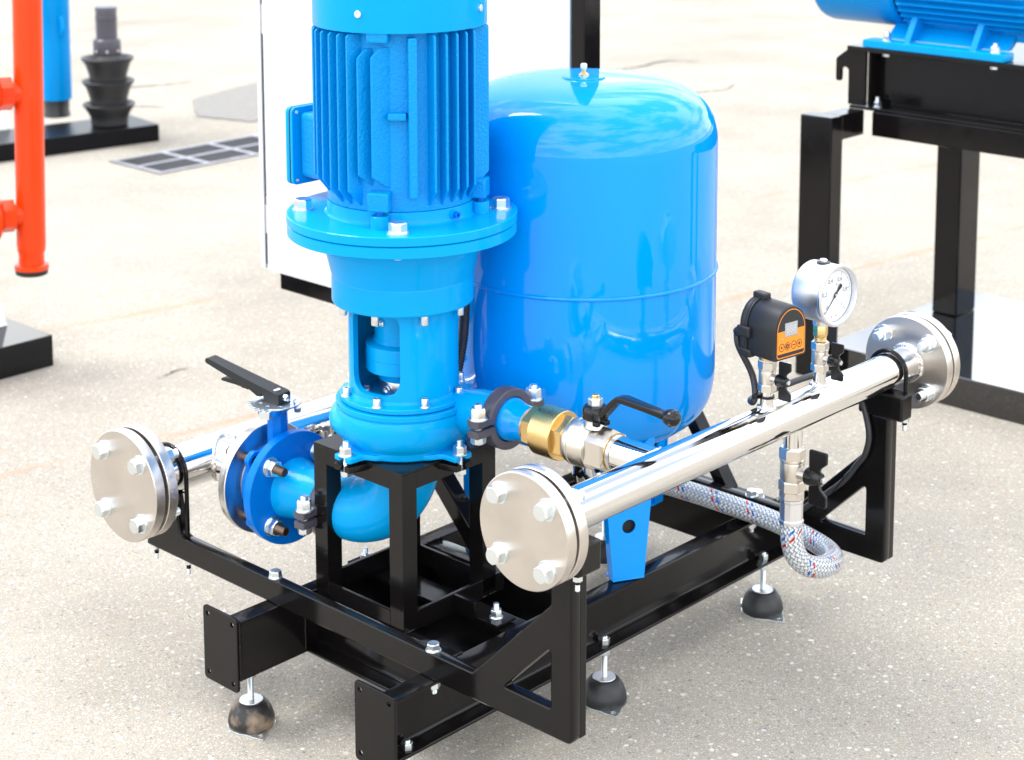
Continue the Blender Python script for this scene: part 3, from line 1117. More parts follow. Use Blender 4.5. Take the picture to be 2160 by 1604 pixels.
for al in (-116, -71.5, -26, 19.5, 64.5, 109, 154, 199):
    socket_screw(pump, pol(al, 0.0968, 0.5687), (0, 0, 1), 0.0063, 0.0130)
    socket_screw(pump, pol(al, 0.0998, 0.7200), (0, 0, -1), 0.0063, 0.0155)
bolt(pump, pol(-95, 0.060, 0.5662), (0, 0, 1), 0.013, 0.008)
# adapter under the motor
put('adapter', lathe([(0.080, 0.7195), (0.1110, 0.7195), (0.1128, 0.7205), (0.1142, 0.7230), (0.1142, 0.7600), (0.1135, 0.7628), (0.1150, 0.7680), (0.1220, 0.7980), (0.1252, 0.8060), (0.1256, 0.8080), (0.1256, 0.8300), (0.1290, 0.8318),
                      (0.1815, 0.8318), (0.1830, 0.8330), (0.1830, 0.8488), (0.1815, 0.8500), (0.1200, 0.8500)], 128, 26), 'pump_blue', pump)
for al in (-2.5, 87.5, 177.5, -92.5):
    put('stud_end', threaded(0.0075, 0.006), 'zinc', pump, frame(pol(al, 0.1575, 0.8318), (0, 0, -1)))
# discharge nozzle, tangential
OX, OZ = 0.046, 0.553
put('discharge_nozzle', tube([(OX - 0.004, -0.060, 0.535), (OX - 0.002, -0.095, 0.541), (OX, -0.130, 0.549), (OX, -0.155, OZ), (OX, -0.182, OZ)], [0.038, 0.037, 0.0355, 0.034, 0.034], 32, 6), 'pump_blue', pump)
# suction elbow below the stand top
put('suction_elbow', tube([(0.002, -0.004, 0.482), (0.001, -0.003, 0.450), (-0.004, 0.004, 0.408), (-0.018, 0.028, 0.372), (-0.034, 0.062, 0.357), (-0.046, 0.094, 0.356), (-0.052, 0.124, 0.356)],
                          [0.060, 0.056, 0.0535, 0.0535, 0.0540, 0.0525, 0.0430], 40, 10, True, 60), 'pump_blue', pump)

# ------------------------------------------------------------------ motor
mot = thing('electric_motor', 'bright blue finned electric motor standing upright on the pump', 'electric motor', (0, 0, 0.851))
put('mounting_flange', lathe([(0.06, 0.8512), (0.1824, 0.8512), (0.1840, 0.8526), (0.1840, 0.8648), (0.1824, 0.8662), (0.1230, 0.8668), (0.1200, 0.8690), (0.1190, 0.8730), (0.1185, 0.8885), (0.06, 0.8885)], 128, 26, close=True), 'pump_blue', mot)
put('housing', lathe([(0.06, 0.8890), (0.1172, 0.8890), (0.1180, 0.8900), (0.1180, 0.9050), (0.1172, 0.9100), (0.1165, 1.1700), (0.1165, 1.2200), (0.06, 1.2200)], 128, 30, close=True), 'cast_blue', mot)
cowl = [(0.1340, 1.1668), (0.1368, 1.1672), (0.1372, 1.1690), (0.1372, 1.4300), (0.1300, 1.4480), (0.0, 1.4500)]
put('fan_cowl', lathe([(0.1180, 1.1800), (0.1340, 1.1720)] + cowl, 128, 30), 'pump_blue', mot)
socket_screw(mot, pol(-27, 0.1368, 1.1960), radial(-27), 0.0056, 0.004, washer=False, name='cowl_screw')
socket_screw(mot, pol(63, 0.1368, 1.1960), radial(63), 0.0056, 0.004, washer=False, name='cowl_screw')


def fin(al, q, z0, z1, r1, t=0.0042, cham=0.018, top=0.004):
    """cast fin standing parallel to its quadrant's axis q, with a raked foot"""
    a, b_ = VA + R(al), VA + R(q)
    tip = Vector((r1 * math.cos(a), r1 * math.sin(a), 0))
    u = Vector((math.cos(b_), math.sin(b_), 0))
    du = tip.dot(u)
    L = du - math.sqrt(max(du * du - (r1 * r1 - 0.1145 ** 2), 0.0))
    ch = min(cham, L * 0.8)
    ol = round_poly([(-L, z0 - 0.006), (-L * 0.8, z0 - 0.006), (0, z0 + ch), (0, z1 - top), (-top, z1), (-L, z1)], [0, 0, 0.003, 0.003, 0.003, 0], 3)
    m = Matrix(((u.x, 0, u.y, tip.x), (u.y, 0, -u.x, tip.y), (0, 1, 0, 0), (0, 0, 0, 1)))
    put('fin', plate(ol, t, bev=0.0012), 'cast_blue', mot, m)


for al in (-100, -91, -81, -72, -62, -52.5, -44.3, -36.4):
    fin(al, -60.5, 0.903 if al > -60 else 0.912, 1.1640, 0.1385)
fin(-28.8, -60.5, 0.9360, 1.1420, 0.1372, 0.0044, 0.012, 0.014)
fin(-19.2, -60.5, 0.9340, 1.1440, 0.1372, 0.0044, 0.012, 0.014)
for al in (22.5, 31, 39.5, 48, 56.5):
    fin(al, 29.5, 0.903, 1.1640, 0.1370)
for k in range(9):
    fin(80.5 + k * 9.5, 119.5, 0.914, 1.1640, 0.1385, 0.0044 if k else 0.006)
for k in range(9):
    fin(173 + k * 9.0, 209.5, 0.905, 1.1640, 0.1385)
# broad rib, lifting pad and lugs on the front
put('rib', box(-0.0068, 0.0068, -0.030, 0.0170, 0, 0.2470, bev=0.0022), 'cast_blue', mot, frame(pol(7.8, 0.1150, 0.9130), (0, 0, 1), 0, radial(7.8)) @ Matrix.Rotation(-PI / 2, 4, 'Z') @ T(0, 0.004, 0))
put('pad', box(-0.0160, 0.0130, -0.020, 0.0160, 0, 0.0120, bev=0.003), 'cast_blue', mot, frame(pol(-3.5, 0.1150, 1.0330), (0, 0, 1), 0, radial(-3.5)) @ Matrix.Rotation(-PI / 2, 4, 'Z'))
for al, z0, z1, rr_ in ((-15.5, 0.8930, 0.9230, 0.140), (-15.5, 1.1520, 1.1700, 0.134), (74.5, 0.8930, 0.9230, 0.140), (164, 0.893, 0.923, 0.140)):
    mm = frame(pol(al, 0.118, z0), (0, 0, 1), 0, radial(al)) @ Matrix.Rotation(-PI / 2, 4, 'Z')
    put('lug', box(-0.0170, 0.0170, -0.020, rr_ - 0.118, 0, z1 - z0, bev=0.0028), 'cast_blue', mot, mm)
    if z0 < 1:
        bb = put('boss', cyl(0.0140, 0.022, 0.001, 28), 'pump_blue', mot, T(*pol(al, 0.1280, 0.8640)))
        put('screw', hexa(0.009, 0.008), 'deep_blue', bb, T(*pol(al, 0.1280, 0.8860)))
bb = put('drain_plug', disc_washer(0.0078, 0.004), 'pump_blue', mot, frame(pol(42, 0.1180, 0.8780), radial(42)))
put('plug_screw', lathe([(0, 0), (0.0050, 0), (0.0050, 0.008), (0.0026, 0.008), (0.0024, 0.004), (0, 0.004)], 20), 'deep_blue', bb, frame(pol(42, 0.1215, 0.8780), radial(42)))
for al in (-2.5, 87.5, 177.5, -92.5):
    bolt(mot, pol(al, 0.1575, 0.8664), (0, 0, 1), 0.0250, 0.0150, roll=0.3 if al > 0 else 0.15)
    put('washer', disc_washer(0.0150, 0.0018), 'zinc', mot, T(*pol(al, 0.1575, 0.8660)))
# terminal box on the left flank
tb = put('terminal_box', box(-0.052, 0.056, 0.112, 0.188, 0.8990, 1.0060, bev=0.008, seg=4), 'cast_blue', mot)
ol = round_poly([(-0.066, 0.8860), (0.070, 0.8860), (0.070, 1.0150), (-0.066, 1.0150)], 0.010)
put('gasket', plate(ol, 0.002, bev=0.0003), 'gasket', tb, T(0, 0.1955, 0) @ Matrix(((1, 0, 0, 0), (0, 0, 1, 0), (0, 1, 0, 0), (0, 0, 0, 1))))
put('box_rim', plate(ol, 0.006, bev=0.001), 'pump_blue', tb, T(0, 0.1912, 0) @ Matrix(((1, 0, 0, 0), (0, 0, 1, 0), (0, 1, 0, 0), (0, 0, 0, 1))))
put('lid', plate(ol, 0.010, bev=0.003), 'pump_blue', tb, T(0, 0.2020, 0) @ Matrix(((1, 0, 0, 0), (0, 0, 1, 0), (0, 1, 0, 0), (0, 0, 0, 1))))
for x in (-0.058, 0.062):
    for z in (0.8940, 1.0070):
        socket_screw(tb, (x, 0.1880, z), (0, -1, 0), 0.0030, 0.003, washer=False, name='screw')

# ------------------------------------------------------------------ tank
TX, TY, TR = 0.380, -0.053, 0.2300
tank = thing('expansion_tank', 'large glossy blue upright pressure tank with domed ends and a weld seam, on three legs', 'tank', (TX, TY, RZ1))
pr = []
zt, zb = 0.9240, 0.5535


def dome(sgn, z, h, a_, b_):
    """pressed end: tight corner then a flatter crown"""
    out = []
    for i in range(29):
        t = (i / 28) ** 1.6 * PI / 2
        out.append((TR * math.cos(t) ** a_ if i < 28 else 0.0, z + sgn * h * math.sin(t) ** b_))
    return out


top = dome(1, zt, 0.1145, 0.512, 0.80)
bot = dome(-1, zb, 0.1460, 0.72, 0.62)
prof = bot[::-1] + [(TR, zb + 0.02), (TR, 0.7110), (TR - 0.0012, 0.7122)] + [(TR - 0.0012, 0.7128), (TR, 0.7140), (TR, zt - 0.02)] + top
put('shell', lathe(prof, 160, 40), 'tank_blue', tank, T(TX, TY, 0))
bm = bmesh.new()
n, k = 220, 8
rg = []
for i in range(n):
    a = 2 * PI * i / n
    b_ = 0.0036 * (0.85 + 0.25 * random.random())
    rg.append([bm.verts.new(((TR + 0.0004 + b_ * 0.75 * math.cos(2 * PI * j / k)) * math.cos(a), (TR + 0.0004 + b_ * 0.75 * math.cos(2 * PI * j / k)) * math.sin(a), b_ * math.sin(2 * PI * j / k))) for j in range(k)])
for i in range(n):
    for j in range(k):
        bm.faces.new((rg[i][j], rg[(i + 1) % n][j], rg[(i + 1) % n][(j + 1) % k], rg[i][(j + 1) % k]))
put('weld_seam', finish(bm, 'seam', 60), 'tank_blue', tank, T(TX, TY, 0.7125))
put('top_boss', lathe([(0.0375, 1.034), (0.0375, 1.0395), (0.0360, 1.0415), (0.0, 1.0420)], 48, 25), 'tank_blue', tank, T(TX, TY, 0))
v = put('air_valve', lathe([(0, 0), (0.0085, 0), (0.0085, 0.002), (0.0062, 0.003), (0.0062, 0.004), (0.0036, 0.005), (0.0036, 0.012), (0, 0.012)], 24, 25), 'brass', tank, T(TX, TY, 1.0418))
put('valve_cap', lathe([(0, 0), (0.0052, 0), (0.0056, 0.001), (0.0056, 0.007), (0.0045, 0.009), (0, 0.0095)], 20, 30), 'white', v, T(TX, TY, 1.0532))
for k_, az in enumerate((-117, 123, 3)):
    a = R(az)
    u = Vector((math.cos(a), math.sin(a), 0))
    tdir = Vector((-u.y, u.x, 0))
    rb, rt = 0.205, 0.205
    ol = round_poly([(-0.0285, 0.2205), (0.0285, 0.2205), (0.0440, 0.4000), (0.0455, 0.4800), (0.0300, 0.4560), (0.0, 0.4460), (-0.0300, 0.4560), (-0.0455, 0.4800), (-0.0440, 0.4000)], [0.003, 0.003, 0.02, 0.003, 0.02, 0.02, 0.02, 0.003, 0.02], 4)
    hole = circle_pts(0, 0.3130, 0.0120, 24)
    m = Matrix(((tdir.x, 0, u.x, TX + u.x * rb), (tdir.y, 0, u.y, TY + u.y * rb), (0, 1, 0, 0), (0, 0, 0, 1)))
    lg = put('leg', plate(ol, 0.004, [hole], 0.0008), 'tank_blue', tank, m)
    for sg in (-1, 1):
        ol2 = [(0, 0.2205), (-0.020, 0.2205), (-0.030, 0.4000), (-0.034, 0.470), (0, 0.4780)]
        t0, t1 = Vector((sg * 0.0285, 0.2205)), Vector((sg * 0.0445, 0.478))
        sl = (t1.x - t0.x) / (t1.y - t0.y)
        bm = bmesh.new()
        vs = []
        for off in (0, 0.004):
            vs.append([bm.verts.new(Vector((TX, TY, 0)) + u * (rb + 0.0015 + q[0]) + tdir * (t0.x + sl * (q[1] - t0.y) - sg * off) + Vector((0, 0, q[1]))) for q in ol2])
        bm.faces.new(vs[0])
        bm.faces.new(vs[1][::-1])
        for i in range(5):
            j = (i + 1) % 5
            bm.faces.new((vs[0][i], vs[0][j], vs[1][j], vs[1][i]))
        put('leg_side', finish(bm, 'side', 20), 'tank_blue', lg)
    put('leg_hole_shade', box(-0.0240, 0.0240, 0.2880, 0.3400, -0.0090, -0.0070, bev=0.0004), 'gasket', lg, m)  # black sheet added behind the hole, standing in for the dark inside
    mf = T(TX + u.x * (rb - 0.014), TY + u.y * (rb - 0.014), 0.2195) @ Matrix.Rotation(a, 4, 'Z')
    put('leg_foot', box(-0.018, 0.0165, -0.0285, 0.0285, 0.0000, 0.0030, bev=0.0008), 'tank_blue', lg, mf)

# ------------------------------------------------------------------ pipe manifolds
def flange_pair(parent, x0, sgn, y, z, rad, tk, gap, pcd, s, sr, welded_out, boltsize_len=0.012, phase=45, engraved=None):
    """blank flange, gasket and welded flange; x0 is the outer face, sgn the direction towards the pipe"""
    ax = (sgn, 0, 0)
    hole_r = 0.0

    def at(d):
        return T(x0 + sgn * d, y, z) @ (frame((0, 0, 0), ax))
    put('blank_flange', disc(rad, 0, tk, 0.0012, seg=96), 'brushed', parent, at(0))
    put('gasket', disc(rad * 0.62, 0, gap - 0.0006, 0.0002, seg=64), 'gasket', parent, at(tk + 0.0003))
    wf = put('welded_flange', disc(rad, 0, tk, 0.0012, hole=welded_out * 0.96, seg=96), 'brushed', parent, at(tk + gap))
    if engraved:
        m0 = at(tk + gap)
        for i, ch in enumerate(engraved):
            a = R(28 - i * 7.5)
            yy, zz = -math.cos(a), math.sin(a)
            mm = Matrix(((0, sgn * 1.0, 0, 0), (0, 0, 0, 0), (0, 0, 0, 0), (0, 0, 0, 1)))
            n_ = Vector((0, yy, zz))
            tx_ = Vector((0, -zz, yy)) * -1
            ty_ = n_.cross(tx_)
            mm = Matrix(((tx_.x, ty_.x, n_.x, x0 + sgn * (tk * 1.5 + gap)), (tx_.y, ty_.y, n_.y, y + yy * (rad + 0.0001)), (tx_.z, ty_.z, n_.z, z + zz * (rad + 0.0001)), (0, 0, 0, 1)))
            put('engraved_letter', text_mesh(ch, 0.0085, 0.0002), 'steel', wf, mm)
    for k in range(4):
        a = R(phase + 90 * k)
        py, pz = y + pcd / 2 * math.cos(a), z + pcd / 2 * math.sin(a)
        bb = bolt(parent, (x0, py, pz), (-sgn, 0, 0), s, s * 0.58)
        put('shank', cyl(sr, gap + 0.002, 0.0001), 'zinc', bb, frame((x0 + sgn * (tk - 0.001), py, pz), ax))
        d1 = 2 * tk + gap
        put('washer', disc_washer(s * 0.68, s * 0.11), 'zinc', bb, frame((x0 + sgn * d1, py, pz), ax))
        put('nut', hexa(s, s * 0.68), 'zinc', bb, frame((x0 + sgn * (d1 + s * 0.11), py, pz), ax, random.random()))
        put('stud_end', threaded(sr, boltsize_len), 'zinc', bb, frame((x0 + sgn * (d1 + s * 0.79), py, pz), ax))
    return d1


YR, ZR, RR = -0.500, 0.553, 0.0298
dis = thing('discharge_manifold', 'polished steel pipe on the right with round blank flanges at both ends, carrying the gauge', 'pipe', (0.22, YR, ZR), 'stainless pipes along the skid')
X0, X1 = -0.257, 0.7500
put('pipe', tube([(X0 + 0.030, YR, ZR), (X1 - 0.030, YR, ZR)], RR, 72, 0), 'chrome', dis)
flange_pair(dis, X0, 1, YR, ZR, 0.0808, 0.0180, 0.0055, 0.122, 0.0225, 0.0072, RR)
flange_pair(dis, X1, -1, YR, ZR, 0.0808, 0.0180, 0.0055, 0.122, 0.0225, 0.0072, RR)
helix_weld(dis, (X1 - 0.0425, YR, ZR), (1, 0, 0), RR + 0.001, 0.0042)
helix_weld(dis, (X0 + 0.0425, YR, ZR), (1, 0, 0), RR + 0.001, 0.0042)
# branches
BSW, BGA, BDR = 0.2985, 0.4435, 0.3720
for bx, zt_ in ((BSW, 0.612), (BGA, 0.612)):
    put('branch_stub', lathe([(0.0098, -0.01), (0.0102, 0.0), (0.0102, zt_ - ZR), (0.007, zt_ - ZR)], 32, 30), 'chrome_v', dis, T(bx, YR, ZR))
    saddle_weld(dis, (bx, YR, ZR), (0, 0, 1), 0.0118, None, RR, 0.0038)
put('branch_stub', lathe([(0.0150, 0.0), (0.0150, -0.064), (0.010, -0.064)], 36, 30), 'chrome_v', dis, T(BDR, YR, ZR))
VX = 0.0470
put('branch_stub', tube([(VX + 0.0005, YR, ZR), (VX + 0.0005, -0.395, ZR)], 0.0262, 64, 0), 'chrome_v', dis)
saddle_weld(dis, (VX, YR, ZR), (0, 1, 0), 0.0262, None, RR, 0.0026)

YL, ZL, RL = 0.4135, 0.366, 0.0393
suc = thing('suction_manifold', 'polished steel pipe on the left with a round blank flange above the left bracket end', 'pipe', (0.22, YL, ZL), 'stainless pipes along the skid')
X0L, X1L = -0.263, 0.7560
put('pipe', tube([(X0L + 0.030, YL, ZL), (X1L - 0.030, YL, ZL)], RL, 80, 0), 'chrome', suc)
flange_pair(suc, X0L, 1, YL, ZL, 0.0955, 0.0190, 0.0070, 0.145, 0.0240, 0.0076, RL, engraved='LOTHC1V2')
flange_pair(suc, X1L, -1, YL, ZL, 0.0955, 0.0190, 0.0070, 0.145, 0.0240, 0.0076, RL)
SX, SYF = -0.064, 0.2030     # suction branch axis, outer face of the blue flange
put('branch_stub', tube([(SX, YL, ZL - 0.002), (SX, 0.276, ZL - 0.002)], RL * 0.965, 72, 0), 'chrome_v', suc)
saddle_weld(suc, (SX, YL, ZL - 0.001), (0, -1, 0), RL * 0.965, None, RL, 0.0042)
ZS = 0.363
ay = frame((0, 0, 0), (0, -1, 0))
put('branch_flange', disc(0.0960, 0, 0.0175, 0.0012, hole=0.030, seg=96), 'brushed_y', suc, T(SX, 0.2880, ZS) @ ay)
put('raised_face', lathe([(0.030, 0), (0.060, 0), (0.060, 0.003), (0.030, 0.003)], 64, 20, close=True), 'brushed_y', suc, T(SX, 0.2704, ZS) @ ay)

# ------------------------------------------------------------------ butterfly valve on the suction branch
bf = thing('butterfly_valve', 'blue butterfly valve between two flanges with a long black squeeze lever on a toothed disc', 'valve', (SX, 0.244, ZS))
put('body', lathe([(0.040, -0.0235), (0.0620, -0.0235), (0.0660, -0.019), (0.0670, -0.008), (0.0670, 0.008), (0.0660, 0.019), (0.0620, 0.0235), (0.040, 0.0235)], 72, 30, close=True), 'deep_blue', bf, T(SX, 0.2440, ZS) @ ay)
lug_ol = round_poly([(-0.088, -0.018), (-0.040, -0.014), (-0.040, 0.052), (-0.054, 0.072), (-0.088, 0.036)], [0.016, 0.002, 0.002, 0.008, 0.016], 5)
for q in range(4):
    aa = R(135 + 90 * q)
    cx, cz = 0.0735 * math.cos(aa), 0.0735 * math.sin(aa)
    nrm = Vector((math.cos(aa), math.sin(aa)))
    tg = Vector((-nrm.y, nrm.x))
    c0 = Vector((cx, cz))
    ol = [c0 - nrm * 0.030 - tg * 0.030, c0 - nrm * 0.004 - tg * 0.021, c0 + nrm * 0.016 - tg * 0.010, c0 + nrm * 0.016 + tg * 0.010, c0 - nrm * 0.004 + tg * 0.021, c0 - nrm * 0.030 + tg * 0.030]
    m = T(SX, 0.2440, ZS) @ Matrix(((1, 0, 0, 0), (0, 0, -1, 0), (0, 1, 0, 0), (0, 0, 0, 1)))
    put('locating_lug', plate(round_poly([tuple(p) for p in ol], [0.002, 0.008, 0.009, 0.009, 0.008, 0.002], 4), 0.012, [circle_pts(cx, cz, 0.0092, 18)], 0.002), 'deep_blue', bf, m)
put('neck', lathe([(0.020, 0.050), (0.0185, 0.075), (0.0175, 0.128), (0.0190, 0.131)], 8, 20), 'deep_blue', bf, T(SX, 0.2440, ZS) @ Matrix.Rotation(PI / 8, 4, 'Z'))
mp = round_poly([(-0.036, -0.020), (0.036, -0.020), (0.040, 0.0), (0.036, 0.020), (-0.036, 0.020), (-0.040, 0)], 0.014, 4)
put('top_pad', plate(mp, 0.012, bev=0.002), 'deep_blue', bf, T(SX, 0.2440, ZS + 0.1330) @ Matrix.Rotation(R(20), 4, 'Z'))
ZD = ZS + 0.1400
teeth = []
HD = R(100)          # direction of the lever in plan
for k in range(120):
    a = 2 * PI * k / 120
    da = (a - R(152) + PI) % (2 * PI) - PI
    r = 0.0400
    if abs(da) < R(55):
        r = 0.0505 if (k % 4) < 2 else 0.0445
    teeth.append((r * math.cos(a), r * math.sin(a)))
hs = [circle_pts(0.0290 * math.cos(R(a)), 0.0290 * math.sin(R(a)), 0.0040, 14) for a in (15, 60, 150, 195, 240, 285, 330)]
put('notch_disc', plate(teeth, 0.0028, hs, 0.0004), 'zinc', bf, T(SX, 0.2440, ZD))
put('stop_tab', box(-0.046, -0.030, -0.0095, 0.0095, -0.0150, -0.0014, bev=0.0008), 'zinc', bf, T(SX, 0.2440, ZD) @ Matrix.Rotation(R(22), 4, 'Z'))
bolt(bf, (SX + 0.030, 0.2440 - 0.017, ZD - 0.012), (0, 0, -1), 0.011, 0.007)
nut_stud(bf, (SX + 0.010, 0.2440 - 0.028, ZD + 0.0014), (0, 0, 1), 0.009, 0.004, 0.003, 0.003, washer=False)
# lever, built along local +X with its hub at the origin
lm = T(SX, 0.2440, ZD + 0.0015) @ Matrix.Rotation(HD, 4, 'Z')
LK = 0.74
side = round_poly([(x * (LK if x > 0.02 else 1), z) for x, z in [(-0.016, 0.000), (0.016, 0.000), (0.018, 0.012), (0.030, 0.013), (0.068, 0.018), (0.086, 0.0150), (0.122, 0.0265), (0.205, 0.0440), (0.206, 0.0510), (0.198, 0.0525), (0.080, 0.0330), (-0.010, 0.0190), (-0.016, 0.017)]],
                  [0.002, 0.002, 0.002, 0.003, 0.004, 0.008, 0.01, 0.003, 0.003, 0.004, 0.02, 0.004, 0.002], 4)
bm = bmesh.new()
N = len(side)


def lever_w(x):
    if x < 0.03:
        return 0.0155
    return 0.0155 - 0.0050 * min(1, (x - 0.03) / 0.10) + 0.0010 * min(1, max(0, (x - 0.13) / 0.07))


A = [bm.verts.new((x, -lever_w(x), z)) for x, z in side]
B = [bm.verts.new((x, lever_w(x), z)) for x, z in side]
bm.faces.new(A)
bm.faces.new(B[::-1])
for i in range(N):
    bm.faces.new((A[i], A[(i + 1) % N], B[(i + 1) % N], B[i]))
bmesh.ops.bevel(bm, geom=[e for e in bm.edges if abs(e.verts[0].co.y - e.verts[1].co.y) < 0.004 and e.is_manifold and abs(e.verts[0].co.x - e.verts[1].co.x) > 0.0001], offset=0.0012, segments=2, affect='EDGES')
lev = put('lever', finish(bm, 'lever', 30), 'dull_plastic', bf, lm)
trig = round_poly([(x * LK, z) for x, z in [(0.040, 0.004), (0.052, 0.003), (0.075, 0.0115), (0.120, 0.0150), (0.160, 0.0165), (0.163, 0.0200), (0.156, 0.0225), (0.122, 0.0235), (0.088, 0.0215), (0.070, 0.0180), (0.042, 0.010)]], 0.003, 3)
put('trigger', plate(trig, 0.014, bev=0.0012), 'dull_plastic', lev, lm @ Matrix(((1, 0, 0, 0), (0, 0, -1, 0), (0, 1, 0, 0), (0, 0, 0, 1))))
put('pivot_pin', cyl(0.0032, 0.026, 0.0004), 'dull_plastic', lev, lm @ frame((0.056, 0.013, 0.0175), (0, -1, 0)))
put('lever_screw', cyl(0.0072, 0.0012, 0.0004, 24), 'alu', lev, lm @ T(0.0015, 0, 0.0203))
put('clamp_screw', hexa(0.010, 0.008), 'zinc', lev, lm @ frame((-0.0165, 0.001, 0.010), (-1, 0, 0)))

# ------------------------------------------------------------------ blue flanged spool between valve and elbow
sp = thing('flanged_spool', 'blue flange with a short neck leading into the grooved clamp by the left stand post', 'pipe fitting', (SX, SYF, ZS))
put('flange', disc(0.0962, 0, 0.0175, 0.0012, hole=0.02, seg=96), 'deep_blue', sp, T(SX, SYF + 0.0175, ZS) @ ay)
put('neck', tube([(SX, SYF + 0.002, ZS), (SX + 0.0005, SYF - 0.012, ZS), (SX + 0.002, SYF - 0.028, ZS), (SX + 0.006, SYF - 0.050, ZS), (SX + 0.011, SYF - 0.086, ZS - 0.006)], [0.0525, 0.0490, 0.0455, 0.0425, 0.0400], 48, 8), 'pump_blue', sp)
for k in range(4):
    a = R(45 + 90 * k)
    px, pz = SX + 0.0725 * math.cos(a), ZS + 0.0725 * math.sin(a)
    b = nut_stud(sp, (px, SYF, pz), (0, -1, 0), 0.0245, 0.0150, 0.0080, 0.0200, smat='thread')
    put('stud', cyl(0.0078, 0.092, 0.0004), 'thread', b, frame((px, SYF + 0.0175, pz), (0, 1, 0)))
    b2 = put('nut', hexa(0.0245, 0.0150), 'zinc', sp, frame((px, 0.2882, pz), (0, 1, 0), random.random()))
    put('stud_end', threaded(0.0080, 0.010), 'thread', b2, frame((px, 0.3032, pz), (0, 1, 0)))


# ------------------------------------------------------------------ grooved clamps
def clamp(label, cx, cy, cz, ri, ro, wid, ear, bs, tilt=0.0):
    c = thing('grooved_clamp', label, 'pipe clamp', (cx, cy, cz), 'grooved clamps on the pump connections')
    m = T(cx, cy, cz) @ Matrix.Rotation(tilt, 4, 'Z') @ Matrix(((1, 0, 0, 0), (0, 0, -1, 0), (0, 1, 0, 0), (0, 0, 0, 1)))
    for sg in (1, -1):
        g = 0.0022
        a0 = math.asin(g / ro)
        arc = [(ro * math.cos(t), ro * math.sin(t)) for t in [a0 + 0.24 + (PI - 2 * a0 - 0.48) * i / 28 for i in range(29)]]
        arci = [(ri * math.cos(t), ri * math.sin(t)) for t in [a0 * 1.4 + (PI - 2.8 * a0) * i / 28 for i in range(29)]]
        ex = ro + ear
        ol = arc + [(-ro - 0.001, 0.0150), (-ex, 0.0140), (-ex, g)] + arci[::-1] + [(ex, g), (ex, 0.0140), (ro + 0.001, 0.0150)]
        ol = [(x, y * sg) for x, y in ol]
        if sg < 0:
            ol = ol[::-1]
        put('clamp_half', plate(ol, wid, bev=0.0022), 'clamp_grey', c, m)
    for sg in (-1, 1):
        xb = sg * (ro + ear * 0.52)
        p = m @ Vector((xb, 0.0138, 0))
        b = nut_stud(c, p, (0, 0, 1), bs, bs * 0.78, bs * 0.30, bs * 0.26)
        q = m @ Vector((xb, -0.0138, 0))
        bolt(c, q, (0, 0, -1), bs, bs * 0.5, False)
        put('stud', cyl(bs * 0.28, 0.008, 0.0001), 'zinc', b, T(p.x, p.y, cz - 0.004))
    return c


clamp('dark iron grooved clamp joining the pump outlet to the brass check valve', OX, -0.1840, OZ, 0.0350, 0.0490, 0.0240, 0.0270, 0.0215)
clamp('dark iron grooved clamp half hidden behind the left stand post', -0.0520, 0.1140, 0.3540, 0.0400, 0.0560, 0.0230, 0.0280, 0.0215, R(4))

# ------------------------------------------------------------------ check valve and ball valve
ck = thing('check_valve', 'round brass check valve with hexagon ends between the grooved clamp and the ball valve', 'valve', (VX, -0.275, ZR))


def my(y):
    return T(VX, y, ZR) @ ay


put('blue_adapter', lathe([(0.020, -0.016), (0.0340, -0.016), (0.0340, -0.003), (0.0325, 0.002), (0.0300, 0.010), (0.0285, 0.018), (0.0280, 0.028), (0.0278, 0.0330), (0.020, 0.0330)], 56, 30), 'tank_blue', ck, my(-0.2010))
put('thread', lathe([(0.0270, -0.002)] + [(0.0272 if i % 2 else 0.0258, -0.001 + i * 0.0008) for i in range(9)], 48, 15), 'steel', ck, my(-0.2340))
put('hexagon', hexa(0.0575, 0.0240), 'brass', ck, my(-0.2620) @ T(0, 0, 0) @ Matrix.Rotation(PI, 4, 'X') @ T(0, 0, 0.0))
put('body', lathe([(0.020, 0.0), (0.0370, 0.0), (0.0388, 0.0018), (0.0388, 0.0430), (0.0378, 0.0445), (0.020, 0.0445)], 72, 28), 'brass', ck, my(-0.2605))
put('hexagon', hexa(0.0600, 0.0200), 'brass', ck, my(-0.3048))
bv = thing('ball_valve', 'nickel plated ball valve with a bent black lever ending in a round knob', 'valve', (VX, -0.365, ZR))
put('body', lathe([(0.020, 0.0), (0.0320, 0.0), (0.0345, 0.0030), (0.0358, 0.0075), (0.0364, 0.0120), (0.0372, 0.0128), (0.0372, 0.0150), (0.0364, 0.0158), (0.0362, 0.0280), (0.0352, 0.0350), (0.0340, 0.0385), (0.0348, 0.0395), (0.0348, 0.0450), (0.0330, 0.0470), (0.020, 0.0470)], 72, 24), 'nickel', bv, my(-0.3235))
hx = put('hexagon', hexa(0.0610, 0.0360), 'nickel', bv, my(-0.3700))
put('end_face', lathe([(0.0255, 0), (0.0300, 0), (0.0297, 0.0006), (0.0255, 0.0006)], 48, 20, close=True), 'brass', bv, my(-0.4060))
put('thread', lathe([(0.0255, -0.004)] + [(0.0272 if i % 2 else 0.0262, -0.002 + i * 0.0011) for i in range(10)], 48, 15), 'steel', bv, my(-0.4062))
for a in (20, 80, 140):
    pass
SYV = -0.3665
put('stem_neck', lathe([(0.0165, 0.0300), (0.0150, 0.0370), (0.0142, 0.0395), (0.0140, 0.0470), (0.006, 0.0470)], 40, 30), 'nickel', bv, T(VX, SYV, ZR))
